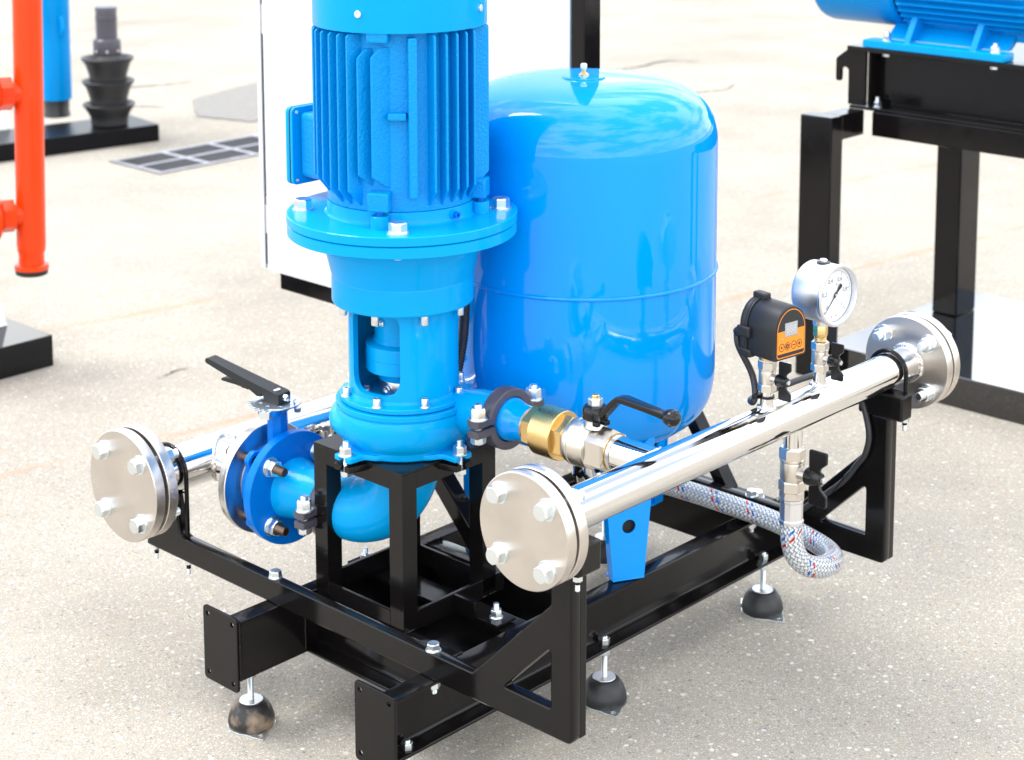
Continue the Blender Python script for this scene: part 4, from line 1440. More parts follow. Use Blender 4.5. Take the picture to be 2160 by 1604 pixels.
cap = put('handle_cap', lathe([(0.0150, 0.0440), (0.0190, 0.0440), (0.0200, 0.0455), (0.0200, 0.0540), (0.0190, 0.0600), (0.0165, 0.0640), (0.0120, 0.0655), (0.005, 0.0655)], 40, 28), 'black_plastic', bv, T(VX, SYV, ZR))
put('stop', box(VX - 0.019, VX - 0.011, SYV - 0.020, SYV - 0.010, ZR + 0.0385, ZR + 0.0450, bev=0.001), 'black_plastic', cap)
put('stop', box(VX - 0.008, VX + 0.002, SYV - 0.0275, SYV - 0.0150, ZR + 0.0400, ZR + 0.0470, bev=0.001), 'black_plastic', cap)
nb = put('nut', hexa(0.0195, 0.0105), 'zinc', bv, T(VX, SYV, ZR + 0.0655) @ Matrix.Rotation(0.25, 4, 'Z'))
put('stem_end', cyl(0.0062, 0.0050, 0.001), 'brass', nb, T(VX, SYV, ZR + 0.0760))


def bar_path(pts, hw, ht, bev=0.0018):
    """flat bar swept along points in the YZ plane"""
    P = [Vector(p) for p in pts]
    bm = bmesh.new()
    rings = []
    for i, p in enumerate(P):
        t = (P[min(i + 1, len(P) - 1)] - P[max(i - 1, 0)]).normalized()
        nn = Vector((1, 0, 0)).cross(t)
        w_, h_ = hw[i], ht[i]
        prof = []
        for sx, sy in ((1, 1), (-1, 1), (-1, -1), (1, -1)):
            for k in range(3):
                a = {(1, 1): 0, (-1, 1): PI / 2, (-1, -1): PI, (1, -1): 1.5 * PI}[(sx, sy)] + PI / 4 * k
                prof.append(p + Vector((1, 0, 0)) * (sx * (w_ - bev) + bev * math.cos(a)) + nn * (sy * (h_ - bev) + bev * math.sin(a)))
        rings.append([bm.verts.new(q) for q in prof])
    for i in range(len(P) - 1):
        for k in range(12):
            j = (k + 1) % 12
            bm.faces.new((rings[i][k], rings[i][j], rings[i + 1][j], rings[i + 1][k]))
    bm.faces.new(rings[0][::-1])
    bm.faces.new(rings[-1])
    return finish(bm, 'bar', 40)


hp = [(VX, SYV - 0.012, ZR + 0.0500), (VX, SYV - 0.020, ZR + 0.0570), (VX, SYV - 0.0400, ZR + 0.0790), (VX, SYV - 0.0470, ZR + 0.0850), (VX, SYV - 0.0560, ZR + 0.0865), (VX, SYV - 0.1000, ZR + 0.0835), (VX, SYV - 0.1320, ZR + 0.0810), (VX, SYV - 0.1400, ZR + 0.0800)]
hd_ = put('lever', bar_path(hp, [0.0105, 0.0105, 0.0100, 0.0100, 0.0100, 0.0085, 0.0080, 0.0060], [0.0060, 0.0050, 0.0046, 0.0046, 0.0048, 0.0046, 0.0050, 0.0040]), 'black_plastic', bv)
put('knob', lathe([(0.0, -0.0135), (0.0035, -0.0130), (0.0085, -0.0105), (0.0120, -0.0062), (0.0134, 0.0), (0.0120, 0.0062), (0.0100, 0.0100), (0.0072, 0.0150), (0.0, 0.0160)], 40, 60), 'black_plastic', hd_, T(VX, SYV - 0.1450, ZR + 0.0795) @ ay @ Matrix.Rotation(PI, 4, 'X'))


# ------------------------------------------------------------------ small butterfly-handle valves
def mini_valve(label, base, k=1.0, rot=0.0, down=False):
    """small nickel ball valve on a vertical axis; handle towards local -Y"""
    m0 = T(*base) @ Matrix.Rotation(rot, 4, 'Z')
    mv = thing('mini_ball_valve', label, 'valve', base, 'small ball valves with black wing handles', Matrix.Rotation(rot, 4, 'Z'))
    S = Matrix.Scale(k, 4)

    def L(me, name, mat, par, m=I4):
        me = me.copy() if me.users else me
        me.transform(S)
        mm = m.copy()
        mm.translation = mm.translation * k
        return put(name, me, mat, par, m0 @ mm)
    L(hexa(0.0260, 0.0125), 'hexagon', 'nickel', mv)
    L(lathe([(0.008, 0.0120), (0.0128, 0.0120), (0.0134, 0.0150), (0.0134, 0.0300), (0.0128, 0.0330), (0.0138, 0.0336), (0.0140, 0.0350), (0.0138, 0.0364), (0.0128, 0.0370), (0.008, 0.0370)], 40, 25), 'body', 'nickel', mv)
    L(hexa(0.0260, 0.0130), 'hexagon', 'nickel', mv, T(0, 0, 0.0368) @ Matrix.Rotation(0.12, 4, 'Z'))
    L(lathe([(0.0030, 0.006), (0.0085, 0.008), (0.0080, 0.0200), (0.004, 0.0200)], 28, 30), 'stem_neck', 'nickel', mv, frame((0, 0, 0.0215), (0, -1, 0)))
    h = L(lathe([(0.004, 0.0195), (0.0090, 0.0195), (0.0098, 0.0205), (0.0098, 0.0285), (0.0085, 0.0330), (0.0065, 0.0380), (0.0040, 0.0385)], 32, 28), 'wing_handle', 'black_plastic', mv, frame((0, 0, 0.0215), (0, -1, 0)))
    for sg in (1, -1):
        ol = round_poly([(0.0260, sg * 0.004), (0.0350, sg * 0.004), (0.0375, sg * 0.012), (0.0450, sg * 0.0185), (0.0450, sg * 0.0310), (0.0225, sg * 0.0310), (0.0225, sg * 0.012)], [0, 0, 0.002, 0.002, 0.002, 0.002, 0.002], 3)
        if sg < 0:
            ol = ol[::-1]
        mw = Matrix(((0, 0, 1, 0), (-1, 0, 0, 0), (0, 1, 0, 0.0215), (0, 0, 0, 1)))
        L(plate(ol, 0.0040, bev=0.0008), 'wing', 'black_plastic', h, mw)
    L(hexa(0.0068, 0.0035), 'handle_screw', 'zinc', h, frame((0, -0.0385, 0.0215), (0, -1, 0)))
    return mv


mini_valve('small nickel valve with black wing handle directly below the orange pressure switch', (BSW, YR, 0.6080), 0.98)
mini_valve('small nickel valve with black wing handle directly below the round pressure gauge', (BGA, YR, 0.6045), 0.98)
mini_valve('larger nickel drain valve with black wing handle hanging above the braided hose', (BDR, YR, 0.4250), 1.45)
mini_valve('little valve on the left pipe mostly hidden behind the blue butterfly valve flange', (0.135, 0.352, 0.345), 0.8, R(20))

# ------------------------------------------------------------------ pressure gauge
ga = thing('pressure_gauge', 'round steel pressure gauge with white dial reading zero', 'gauge', (BGA, YR, 0.655))
put('adapter', lathe([(0.006, 0.0), (0.0098, 0.0)] + [(0.0100 if i % 2 else 0.0092, 0.001 + i * 0.0011) for i in range(6)] + [(0.0110, 0.0085), (0.0110, 0.0105), (0.0100, 0.0110)], 32, 20), 'brass', ga, T(BGA, YR, 0.6540))
put('adapter_hexagon', hexa(0.0205, 0.0155), 'brass', ga, T(BGA, YR, 0.6650) @ Matrix.Rotation(0.2, 4, 'Z'))
put('socket', lathe([(0.0060, 0.6800), (0.0122, 0.6800), (0.0125, 0.6860), (0.0125, 0.6960)], 28, 30), 'gauge_case', ga, T(BGA, YR, 0))
GY0, GR, GZC = -0.4760, 0.0490, 0.7345
grot = Matrix.Rotation(R(-4), 4, 'Z')
gm = T(BGA + 0.001, YR, GZC) @ grot @ ay        # local +Z looks out of the dial
put('case', lathe([(0.0, -0.0270), (0.0400, -0.0270), (0.0450, -0.0255), (0.0475, -0.0220), (0.0480, -0.0180), (0.0480, 0.0290), (0.0476, 0.0300)], 96, 25), 'gauge_case', ga, gm)
put('bezel', lathe([(0.0478, 0.0280), (0.0498, 0.0290), (0.0505, 0.0310), (0.0500, 0.0335), (0.0485, 0.0350), (0.0455, 0.0350), (0.0440, 0.0335), (0.0436, 0.0290), (0.0436, 0.0265)], 96, 28), 'gauge_case', ga, gm)
dl = put('dial', disc(0.0437, 0.0235, 0.0255, 0.0003, seg=80), 'dial', ga, gm)
ux, uy = Vector((1, 0, 0)), Vector((0, 0, 1))
# local frame of the dial: x to the reader's right, y up
dm = T(BGA + 0.001, YR, GZC) @ grot @ Matrix(((1, 0, 0, 0), (0, 0, -1, 0), (0, 1, 0, 0), (0, 0, 0, 1)))
bm = bmesh.new()


def tick(a, r0, r1, w, z0=0.0256):
    c, s = math.cos(a), math.sin(a)
    vs = [bm.verts.new((c * r - s * o, s * r + c * o, z0)) for r, o in ((r0, -w), (r1, -w), (r1, w), (r0, w))]
    bm.faces.new(vs)


for k in range(51):
    a = R(225 - 270 * k / 50)
    if k % 10 == 0:
        tick(a, 0.0330, 0.0392, 0.00055)
    elif k % 5 == 0:
        tick(a, 0.0345, 0.0392, 0.0003)
    else:
        tick(a, 0.0360, 0.0392, 0.00018)
for k in range(64):
    a0_, a1_ = R(225 - 270 * k / 64), R(225 - 270 * (k + 1) / 64)
    vs = [bm.verts.new((r * math.cos(a), r * math.sin(a), 0.0256)) for r, a in ((0.0392, a0_), (0.0395, a0_), (0.0395, a1_), (0.0392, a1_))]
    bm.faces.new(vs)
put('dial_marks', finish(bm, 'marks'), 'ink', dl, dm)
for i, tx in enumerate(('0', '0,2', '0,4', '0,6', '0,8', '1')):
    a = R(225 - 54 * i)
    put('dial_number', text_mesh(tx, 0.0098, 0.00005), 'ink', dl, dm @ T(0.0262 * math.cos(a), 0.0262 * math.sin(a), 0.0257))
put('unit_mark', text_mesh('MPa', 0.0055, 0.00005), 'ink', dl, dm @ T(-0.0285, -0.0320, 0.0257) @ Matrix.Rotation(R(-30), 4, 'Z'))
for x, y, r in ((0.004, 0.0165, 0.0022), (-0.008, -0.0345, 0.0020), (0.004, -0.0345, 0.0020), (0.0085, -0.0330, 0.0012)):
    put('dial_screw', disc_washer(r, 0.0006), 'steel', dl, dm @ T(x, y, 0.0255))
ndl = [(0.0, -0.0005), (0.0390, -0.00025), (0.0390, 0.00025), (0.0, 0.0005)]
nd_ = [(-0.0210, 0.0022), (-0.0185, 0.0040), (-0.006, 0.0013), (-0.0030, 0.0030), (0.0030, 0.0030), (0.0055, 0.0010), (0.0385, 0.0003), (0.0385, -0.0003), (0.0055, -0.0010), (0.0030, -0.0030), (-0.0030, -0.0030), (-0.006, -0.0013), (-0.0185, -0.0040), (-0.0210, -0.0022)]
ne = put('needle', plate(nd_, 0.0006, bev=0.0001), 'ink', ga, dm @ T(0, 0, 0.0275) @ Matrix.Rotation(R(225), 4, 'Z'))
put('needle_hub', cyl(0.0022, 0.0016, 0.0004), 'steel', ne, dm @ T(0, 0, 0.0274))
vp = put('vent_plug', lathe([(0, 0), (0.0108, 0), (0.0108, 0.0018), (0.0070, 0.0026), (0.0, 0.0030)], 28, 28), 'rubber', ga, T(BGA + 0.001, YR - 0.0020, GZC + 0.0474))
put('vent_screw', cyl(0.0062, 0.0038, 0.001), 'alu', vp, T(BGA + 0.001, YR - 0.0020, GZC + 0.0500))
a = R(213)
put('pressure_slot', tube([(BGA + 0.001 + 0.0481 * math.cos(R(q)), YR - 0.0205 + 0.001 * math.sin(R(q * 3)), GZC + 0.0481 * math.sin(R(q))) for q in (196, 204, 212, 220, 228)], 0.0016, 8, 3), 'dial', ga)

# ------------------------------------------------------------------ pressure switch
psw = thing('pressure_switch', 'black electronic pressure switch with an orange arched front panel and four round buttons', 'pressure switch', (BSW, YR, 0.656))
put('brass_collar', lathe([(0.006, 0.6555), (0.0115, 0.6555), (0.0128, 0.6575), (0.0128, 0.6610), (0.0145, 0.6615), (0.0145, 0.6660), (0.0110, 0.6665), (0.0110, 0.6740)], 32, 25), 'brass', psw, T(BSW, YR, 0))
put('seal_ring', lathe([(0.009, 0.6565), (0.0142, 0.6565), (0.0142, 0.6585), (0.009, 0.6585)], 32, 25, close=True), 'white', psw, T(BSW, YR, 0))
sm = T(BSW + 0.004, YR, 0.6690) @ Matrix.Rotation(R(-8), 4, 'Z') @ Matrix(((1, 0, 0, 0), (0, 0, -1, 0), (0, 1, 0, 0), (0, 0, 0, 1))) @ Matrix.Diagonal((0.95, 1.06, 1.0, 1.0))   # x right, y up, z out of the front
hw = 0.0370


def arch(w, y0, y1, n=16, r=0.004):
    pts = [(w, y0 + r), (w, y1)] + [(w * math.cos(PI * i / n), y1 + w * math.sin(PI * i / n)) for i in range(1, n)] + [(-w, y1), (-w, y0 + r)]
    pts += [(-w + r * (1 - math.cos(PI / 2 * i / 4)), y0 + r * (1 - math.sin(PI / 2 * i / 4))) for i in range(1, 5)]
    pts += [(w - r * (1 - math.cos(PI / 2 * (4 - i) / 4)), y0 + r * (1 - math.sin(PI / 2 * (4 - i) / 4))) for i in range(0, 4)]
    return pts


put('housing', plate(arch(hw, 0.0, 0.0415), 0.058, bev=0.0030), 'dull_plastic', psw, sm @ T(0, 0, 0.0150))
put('housing_seam', plate(arch(hw + 0.0015, -0.0015, 0.0415), 0.005, bev=0.0008), 'dull_plastic', psw, sm @ T(0, 0, -0.0160))
put('rear_cover', plate(arch(hw + 0.0010, -0.0010, 0.0415), 0.011, bev=0.0030), 'dull_plastic', psw, sm @ T(0, 0, -0.0240))
for ang, yy in ((0, None), (180, None), (90, None)):
    pass
for (x, y, rz) in ((0, 0.0415 + hw + 0.002, 0), (-hw - 0.002, 0.034, PI / 2), (hw + 0.002, 0.034, PI / 2), (-hw + 0.004, 0.0020, 0.0), (hw - 0.004, 0.0020, 0.0)):
    put('screw_boss', box(-0.0080, 0.0080, -0.0058, 0.0058, -0.0300, -0.0040, bev=0.0028, seg=3), 'dull_plastic', psw, sm @ T(x, y, 0) @ Matrix.Rotation(rz, 4, 'Z'))
zf = 0.0441
outl = arch(0.0325, 0.0040, 0.0415)
inn = arch(0.0313, 0.0052, 0.0415)
pnl = put('front_panel', plate(arch(0.0335, 0.0030, 0.0415), 0.0006, bev=0.0001), 'ink', psw, sm @ T(0, 0, zf))
put('panel_line', plate(outl, 0.0004, [inn[::-1]], 0.00005), 'orange', pnl, sm @ T(0, 0, zf + 0.0004))
put('panel_field', plate([(-0.0305, 0.0105), (0.0305, 0.0105), (0.0305, 0.0435), (0.0150, 0.0435), (0.0150, 0.0340), (-0.0150, 0.0340), (-0.0150, 0.0435), (-0.0305, 0.0435)], 0.0004, bev=0.00005), 'orange', pnl, sm @ T(0, 0, zf + 0.0004))
lcd = put('display', plate([(-0.0145, 0.0345), (0.0145, 0.0345), (0.0145, 0.0545), (-0.0145, 0.0545)], 0.0004, bev=0.00005), 'screen', pnl, sm @ T(0, 0, zf + 0.0005))
put('display_digits', text_mesh('888', 0.0150, 0.00003), 'screen_digit', lcd, sm @ T(0, 0.0445, zf + 0.0008))
for x in (-0.0195, 0.0195):
    put('indicator_lamp', disc_washer(0.0013, 0.0004), 'screen', pnl, sm @ T(x, 0.0325, zf + 0.0006))
for i, x in enumerate((-0.0218, -0.0085, 0.0062, 0.0195)):
    y = 0.0200
    put('button_ring', plate(circle_pts(x, y, 0.0061, 28), 0.0004, [circle_pts(x, y, 0.0052, 28)[::-1]], 0.00004), 'ink', pnl, sm @ T(0, 0, zf + 0.0007))
    if i == 0:
        put('button_mark', disc_washer(0.0018, 0.0003), 'ink', pnl, sm @ T(x, y, zf + 0.0006))
    elif i == 1:
        g = [((0.0040 if k % 2 else 0.0032) * math.cos(PI * k / 8), (0.0040 if k % 2 else 0.0032) * math.sin(PI * k / 8)) for k in range(16)]
        put('button_mark', plate([(x + p, y + q) for p, q in g], 0.0003, [circle_pts(x, y, 0.0015, 14)[::-1]], 0.00004), 'ink', pnl, sm @ T(0, 0, zf + 0.0008))
    else:
        put('button_mark', box(x - 0.0026, x + 0.0026, y - 0.0008, y + 0.0008, 0, 0.0003, bev=0), 'ink', pnl, sm @ T(0, 0, zf + 0.0006))
        if i == 3:
            put('button_mark', box(x - 0.0008, x + 0.0008, y - 0.0026, y + 0.0026, 0, 0.0004, bev=0), 'ink', pnl, sm @ T(0, 0, zf + 0.0006))
bp_ = sm @ Vector((-0.030, 0.030, -0.030))
gl = put('cable_gland', lathe([(0.003, 0), (0.0085, 0), (0.0085, 0.008), (0.0065, 0.014), (0.003, 0.015)], 24, 30), 'dull_plastic', psw, frame(bp_, sm.to_3x3() @ Vector((0, -0.35, -1))))

# ------------------------------------------------------------------ cables and hoses
cb = sm @ Vector((-0.030, 0.022, -0.042))
cab = put('signal_cable', tube([tuple(cb), (cb.x + 0.001, cb.y - 0.004, cb.z - 0.020), (0.3000, -0.4700, 0.628), (0.2920, -0.4830, 0.600), (0.2930, -0.4780, 0.585), (0.320, -0.4585, 0.5795), (0.40, -0.4560, 0.5780), (0.52, -0.4560, 0.5700), (0.60, -0.4560, 0.540), (0.622, -0.468, 0.500),
                               (0.621, -0.4845, 0.4486), (0.621, -0.4790, 0.410), (0.621, -0.4620, 0.3840), (0.621, -0.4361, 0.3480), (0.621, -0.3760, 0.2930), (0.621, -0.336, 0.262), (0.619, -0.27, 0.235), (0.617, -0.20, 0.226)], 0.0052, 14, 8), 'cable_black')
tag(cab, 'black cable from the back of the pressure switch down the rear bracket', 'cable')
tie = thing('cable_tie', 'black cable tie round the steel stub under the pressure switch', 'cable tie', (BSW, YR, 0.598), 'cable ties')
put('tie_loop', lathe([(0.0106, -0.002), (0.0122, -0.002), (0.0122, 0.002), (0.0106, 0.002)], 28, 30, close=True), 'black_plastic', tie, T(BSW, YR, 0.5985))
put('tie_head', box(-0.0055, 0.0055, -0.004, 0.004, -0.0035, 0.0035, bev=0.0008), 'black_plastic', tie, T(BSW - 0.014, YR + 0.010, 0.5995))
tie2 = thing('cable_tie', 'thin black cable tie looped round the slanting bar of the rear bracket', 'cable tie', (0.63, -0.43, 0.345), 'cable ties')
put('tie_loop', tube([(0.6145, -0.4290, 0.3380), (0.6145, -0.4420, 0.3600), (0.622, -0.450, 0.372), (0.650, -0.445, 0.372), (0.652, -0.425, 0.330), (0.630, -0.415, 0.318), (0.6145, -0.4200, 0.3240), (0.6145, -0.4290, 0.3380)], 0.0011, 6, 6), 'black_plastic', tie2)

hz = GZ
hose = thing('braided_hose', 'thick braided steel hose with red and blue tracer dashes looping up to the drain valve', 'hose', (BDR, YR, 0.40))
put('hose_body', tube([(BDR, YR, 0.372), (BDR, YR - 0.001, 0.350), (0.3770, -0.5030, 0.323), (0.3890, -0.5070, 0.303), (0.4110, -0.5110, 0.2870), (0.4410, -0.5120, 0.2760), (0.4770, -0.5060, 0.2680), (0.5100, -0.4920, 0.2610), (0.5390, -0.4650, 0.2560), (0.5590, -0.4270, 0.2540), (0.5720, -0.3780, 0.2550), (0.5790, -0.3100, 0.2580), (0.5790, -0.2200, 0.2600), (0.5740, -0.1300, 0.2620), (0.5560, -0.0780, 0.2680), (0.5200, -0.0560, 0.2790), (0.4700, -0.0530, 0.2900), (0.4450, -0.0530, 0.2930)],
                      0.0178, 28, 10), 'braid', hose)
fr = put('crimped_sleeve', lathe([(0.0150, 0.0), (0.0195, 0.0), (0.0200, 0.002), (0.0200, 0.006), (0.0185, 0.008), (0.0185, 0.036), (0.0196, 0.038), (0.0196, 0.042), (0.0150, 0.042)], 12, 22), 'alu', hose, T(BDR, YR, 0.3700))
put('union_nut', hexa(0.0340, 0.0120), 'nickel', hose, T(BDR, YR, 0.4125))

put('pipe_elbow', tube([(TX, TY, 0.415), (TX, TY, 0.370), (TX + 0.002, TY, 0.335), (TX + 0.015, TY, 0.310), (TX + 0.035, TY, 0.297), (TX + 0.066, TY, 0.293)], 0.0205, 28, 8), 'chrome_v', hose)
h2 = tag(put('braided_hose', tube([(0.150, 0.080, 0.560), (0.170, 0.076, 0.553), (0.190, 0.062, 0.542), (0.202, 0.045, 0.524), (0.208, 0.030, 0.498), (0.210, 0.020, 0.46), (0.205, 0.015, 0.42), (0.20, 0.02, 0.36), (0.22, 0.06, 0.30)], 0.0078, 20, 8), 'braid_thin'),
         'thin braided hose arching out from behind the blue pump lantern', 'hose')
cd_ = tag(put('corrugated_conduit', tube([(0.110, -0.030, 0.790), (0.128, -0.012, 0.720), (0.140, 0.000, 0.668), (0.142, 0.006, 0.620), (0.138, 0.012, 0.575), (0.130, 0.018, 0.530)], 0.0085, 18, 26, True, 80, ridge=lambda L: 1 + 0.10 * math.sin(L * 2 * PI / 0.0052)), 'cable_black'),
          'black corrugated conduit hanging beside the blue pump lantern', 'conduit')

# ------------------------------------------------------------------ control cabinet behind the tank
CX = 0.650
cbn = thing('control_cabinet', 'white control cabinet on a black steel frame behind the pump', 'cabinet', (CX + 0.12, 0.68, 0.40))
put('body', box(CX + 0.020, CX + 0.160, 0.400, 1.140, 0.4500, 1.9000, bev=0.003), 'white', cbn)
put('door', box(CX, CX + 0.0160, 0.2170, 1.1430, 0.4190, 1.8990, bev=0.0015), 'white', cbn)
put('door_seal', box(CX + 0.0060, CX + 0.0160, 1.1433, 1.1557, 0.4300, 1.8900, bev=0), 'gasket', cbn)
put('side_rim', box(CX + 0.0030, CX + 0.0195, 1.1560, 1.1700, 0.4200, 1.9000, bev=0.001), 'white', cbn)
for z in (0.505, 0.970, 1.55):
    hg = put('hinge', lathe([(0, 0), (0.0052, 0), (0.0052, 0.021), (0.0045, 0.0215), (0.0052, 0.022), (0.0052, 0.044), (0.0045, 0.0445), (0.0052, 0.045), (0.0052, 0.066), (0, 0.066)], 16, 25), 'zinc', cbn, T(CX + 0.0080, 1.1490, z))
    put('hinge_pin', cyl(0.003, 0.020, 0.0005), 'alu', hg, T(CX + 0.0080, 1.1490, z + 0.066))
put('frame_post', box(CX, CX + 0.0480, 0.1800, 0.2130, 0.2600, 1.9500, bev=0.002), 'black', cbn)
put('frame_bar', box(CX + 0.012, CX + 0.050, 0.2135, 1.1150, 0.3760, 0.4170, bev=0.004), 'black', cbn)
put('foot_bar', box(CX + 0.0005, CX + 0.0330, -0.2600, 0.1795, 0.2190, 0.2490, bev=0.003), 'black', cbn)
put('foot_bar', box(CX + 0.0005, CX + 0.0330, 0.2135, 0.4000, 0.2190, 0.2490, bev=0.003), 'black', cbn)
bm = bmesh.new()
b0, b1 = Vector((0, -0.160, 0.2495)), Vector((0, 0.178, 0.7400))
wv = Vector((0, 0.0140, -0.010))
vs = []
for x in (CX + 0.002, CX + 0.032):
    vs.append([bm.verts.new((x, p.y, p.z)) for p in (b0 - Vector((0, 0.012, 0)), b0 + Vector((0, 0.016, 0)), b1 + Vector((0, 0, -0.012)), b1 + Vector((0, 0, 0.028)))])
bm.faces.new(vs[0])
bm.faces.new(vs[1][::-1])
for i in range(4):
    bm.faces.new((vs[0][i], vs[0][(i + 1) % 4], vs[1][(i + 1) % 4], vs[1][i]))
put('brace', finish(bm, 'brace', 20), 'black', cbn)
bolt(cbn, (CX + 0.014, -0.2290, 0.2490), (0, 0, 1), 0.0185, 0.0105)

# ------------------------------------------------------------------ second pump set at the right edge
sd = thing('machine_stand', 'black square-tube stand with a glossy base tray at the right edge', 'stand', (2.2, 0.2, GZ))
LX0, LX1, LY0, LY1 = 1.850, 1.903, 0.404, 0.498
put('leg', box(LX0, LX1, LY0, LY1, GZ + 0.0005, 0.7020, bev=0.004), 'black', sd)
put('leg', box(2.338, 2.440, 0.3140, 0.3880, 0.1015, 0.6350, bev=0.004), 'black', sd)
put('leg', box(LX0, LX1, -1.35, -1.25, GZ + 0.0005, 0.7020, bev=0.004), 'black', sd)
put('leg', box(2.338, 2.440, -1.32, -1.24, 0.1015, 0.6350, bev=0.004), 'black', sd)
put('tray', box(1.9035, 2.5980, -1.40, 0.4390, GZ + 0.0005, 0.1010, bev=0.003), 'tray_black', sd)
put('side_beam', box(1.9035, 2.0120, 0.412, 0.470, 0.6370, 0.7010, bev=0.003), 'black', sd)
put('long_beam', box(2.0130, 2.0650, -1.40, 0.3905, 0.6360, 0.6995, bev=0.003), 'black', sd)
put('long_beam', box(2.3380, 2.4400, -1.40, 0.3905, 0.6360, 0.6995, bev=0.003), 'black', sd)
put('side_beam', box(2.0660, 2.3370, 0.3300, 0.3905, 0.6360, 0.6995, bev=0.003), 'black', sd)
bfm = thing('base_frame', 'black welded base frame with a hooked end plate under the blue motor', 'base frame', (2.2, 0.2, 0.70))
put('web', box(2.0660, 2.0740, -1.30, 0.4080, 0.7080, 0.8500, bev=0.001), 'black', bfm)
put('top_flange', box(2.0100, 2.4300, -1.30, 0.4680, 0.8500, 0.8620, bev=0.002), 'black', bfm)
put('bottom_flange', box(2.0140, 2.0900, -1.30, 0.4600, 0.7000, 0.7075, bev=0.002), 'black', bfm)
put('end_plate', box(2.0300, 2.4200, 0.4085, 0.4160, 0.7080, 0.8495, bev=0.001), 'black', bfm)
hk = round_poly([(0.4165, 0.7085), (0.4165, 0.8490), (0.4740, 0.8490), (0.5060, 0.8250), (0.5060, 0.7660), (0.4900, 0.7660), (0.4900, 0.7980), (0.4780, 0.8060), (0.4680, 0.7980), (0.4680, 0.7085)], [0, 0, 0.004, 0.01, 0.006, 0.006, 0.008, 0.008, 0.008, 0.002], 4)
put('hook_plate', plate(hk, 0.010, bev=0.001), 'black', bfm, T(2.0250, 0, 0) @ YZX)
nut_stud(bfm, (2.040, 0.392, 0.7080), (0, 0, 1), 0.0180, 0.012, 0.006, 0.012)
m2 = thing('electric_motor', 'blue foot mounted motor lying on its side at the top right corner', 'electric motor', (2.15, 0.2, 0.862))
MXC, MZC, MR = 2.170, 1.035, 0.132
ayp = frame((0, 0, 0), (0, 1, 0))
put('fan_cowl', lathe([(0.0, 0.618), (0.110, 0.6150), (0.128, 0.6050), (0.1320, 0.590), (0.1320, 0.372), (0.124, 0.366)], 80, 30), 'back_blue', m2, T(MXC, 0, MZC) @ ayp)
put('housing', lathe([(0.100, 0.370), (0.118, 0.366), (0.118, -0.02), (0.100, -0.03)], 80, 30), 'back_blue', m2, T(MXC, 0, MZC) @ ayp)
for k in range(-6, 7):
    a = R(180 + 9 * k)
    u = Vector((math.cos(a), 0, math.sin(a)))
    q = Vector((-u.z, 0, u.x))
    mm = Matrix(((q.x, 0, u.x, 0), (0, 1, 0, 0), (q.z, 0, u.z, 0), (0, 0, 0, 1)))
    put('fin', box(-0.0022, 0.0022, 0.000, 0.355, 0.112, 0.134, bev=0.001), 'back_blue', m2, T(MXC, 0, MZC) @ mm)
for k in range(3):
    put('fin', box(MXC - 0.060 + k * 0.05, MXC - 0.056 + k * 0.05, 0.0, 0.355, MZC - 0.135, MZC - 0.09, bev=0.001), 'back_blue', m2)
put('foot', box(2.0100, 2.0650, 0.0300, 0.4230, 0.8625, 0.8820, bev=0.003), 'pump_blue', m2)
bm = bmesh.new()
vs = []
for y in (0.050, 0.385):
    vs.append([bm.verts.new((x, y, z)) for x, z in ((2.0660, 0.8825), (2.0900, 0.8825), (2.150, 0.925), (2.120, 0.925))])
bm.faces.new(vs[0][::-1])
bm.faces.new(vs[1])
for i in range(4):
    bm.faces.new((vs[0][i], vs[1][i], vs[1][(i + 1) % 4], vs[0][(i + 1) % 4]))
put('foot_web', finish(bm, 'web', 20), 'back_blue', m2)
for y in (0.125, 0.310):
    bm = bmesh.new()
    vs = []
    for yy in (y - 0.008, y + 0.008):
        vs.append([bm.verts.new((x, yy, z)) for x, z in ((2.0350, 0.8822), (2.0700, 0.8822), (2.128, 0.930), (2.095, 0.955), (2.075, 0.945))])
    bm.faces.new(vs[0][::-1])
    bm.faces.new(vs[1])
    for i in range(5):
        bm.faces.new((vs[0][i], vs[1][i], vs[1][(i + 1) % 5], vs[0][(i + 1) % 5]))
    put('foot_rib', finish(bm, 'rib', 20), 'back_blue', m2)
for y in (0.062, 0.362):
    b = nut_stud(m2, (2.0300, y, 0.8822), (0, 0, 1), 0.0190, 0.013, 0.006, 0.008)
    put('bolt_head', hexa(0.0190, 0.008), 'zinc', b, frame((2.0300, y, 0.8498), (0, 0, -1)))
put('shield', box(2.060, 2.28, -0.05, -0.0200, 0.93, 1.15, bev=0.006), 'back_blue', m2)
socket_screw(m2, (MXC - 0.1265, 0.402, MZC - 0.040), (-0.95, 0, -0.3), 0.006, 0.004, washer=False, name='cowl_screw')

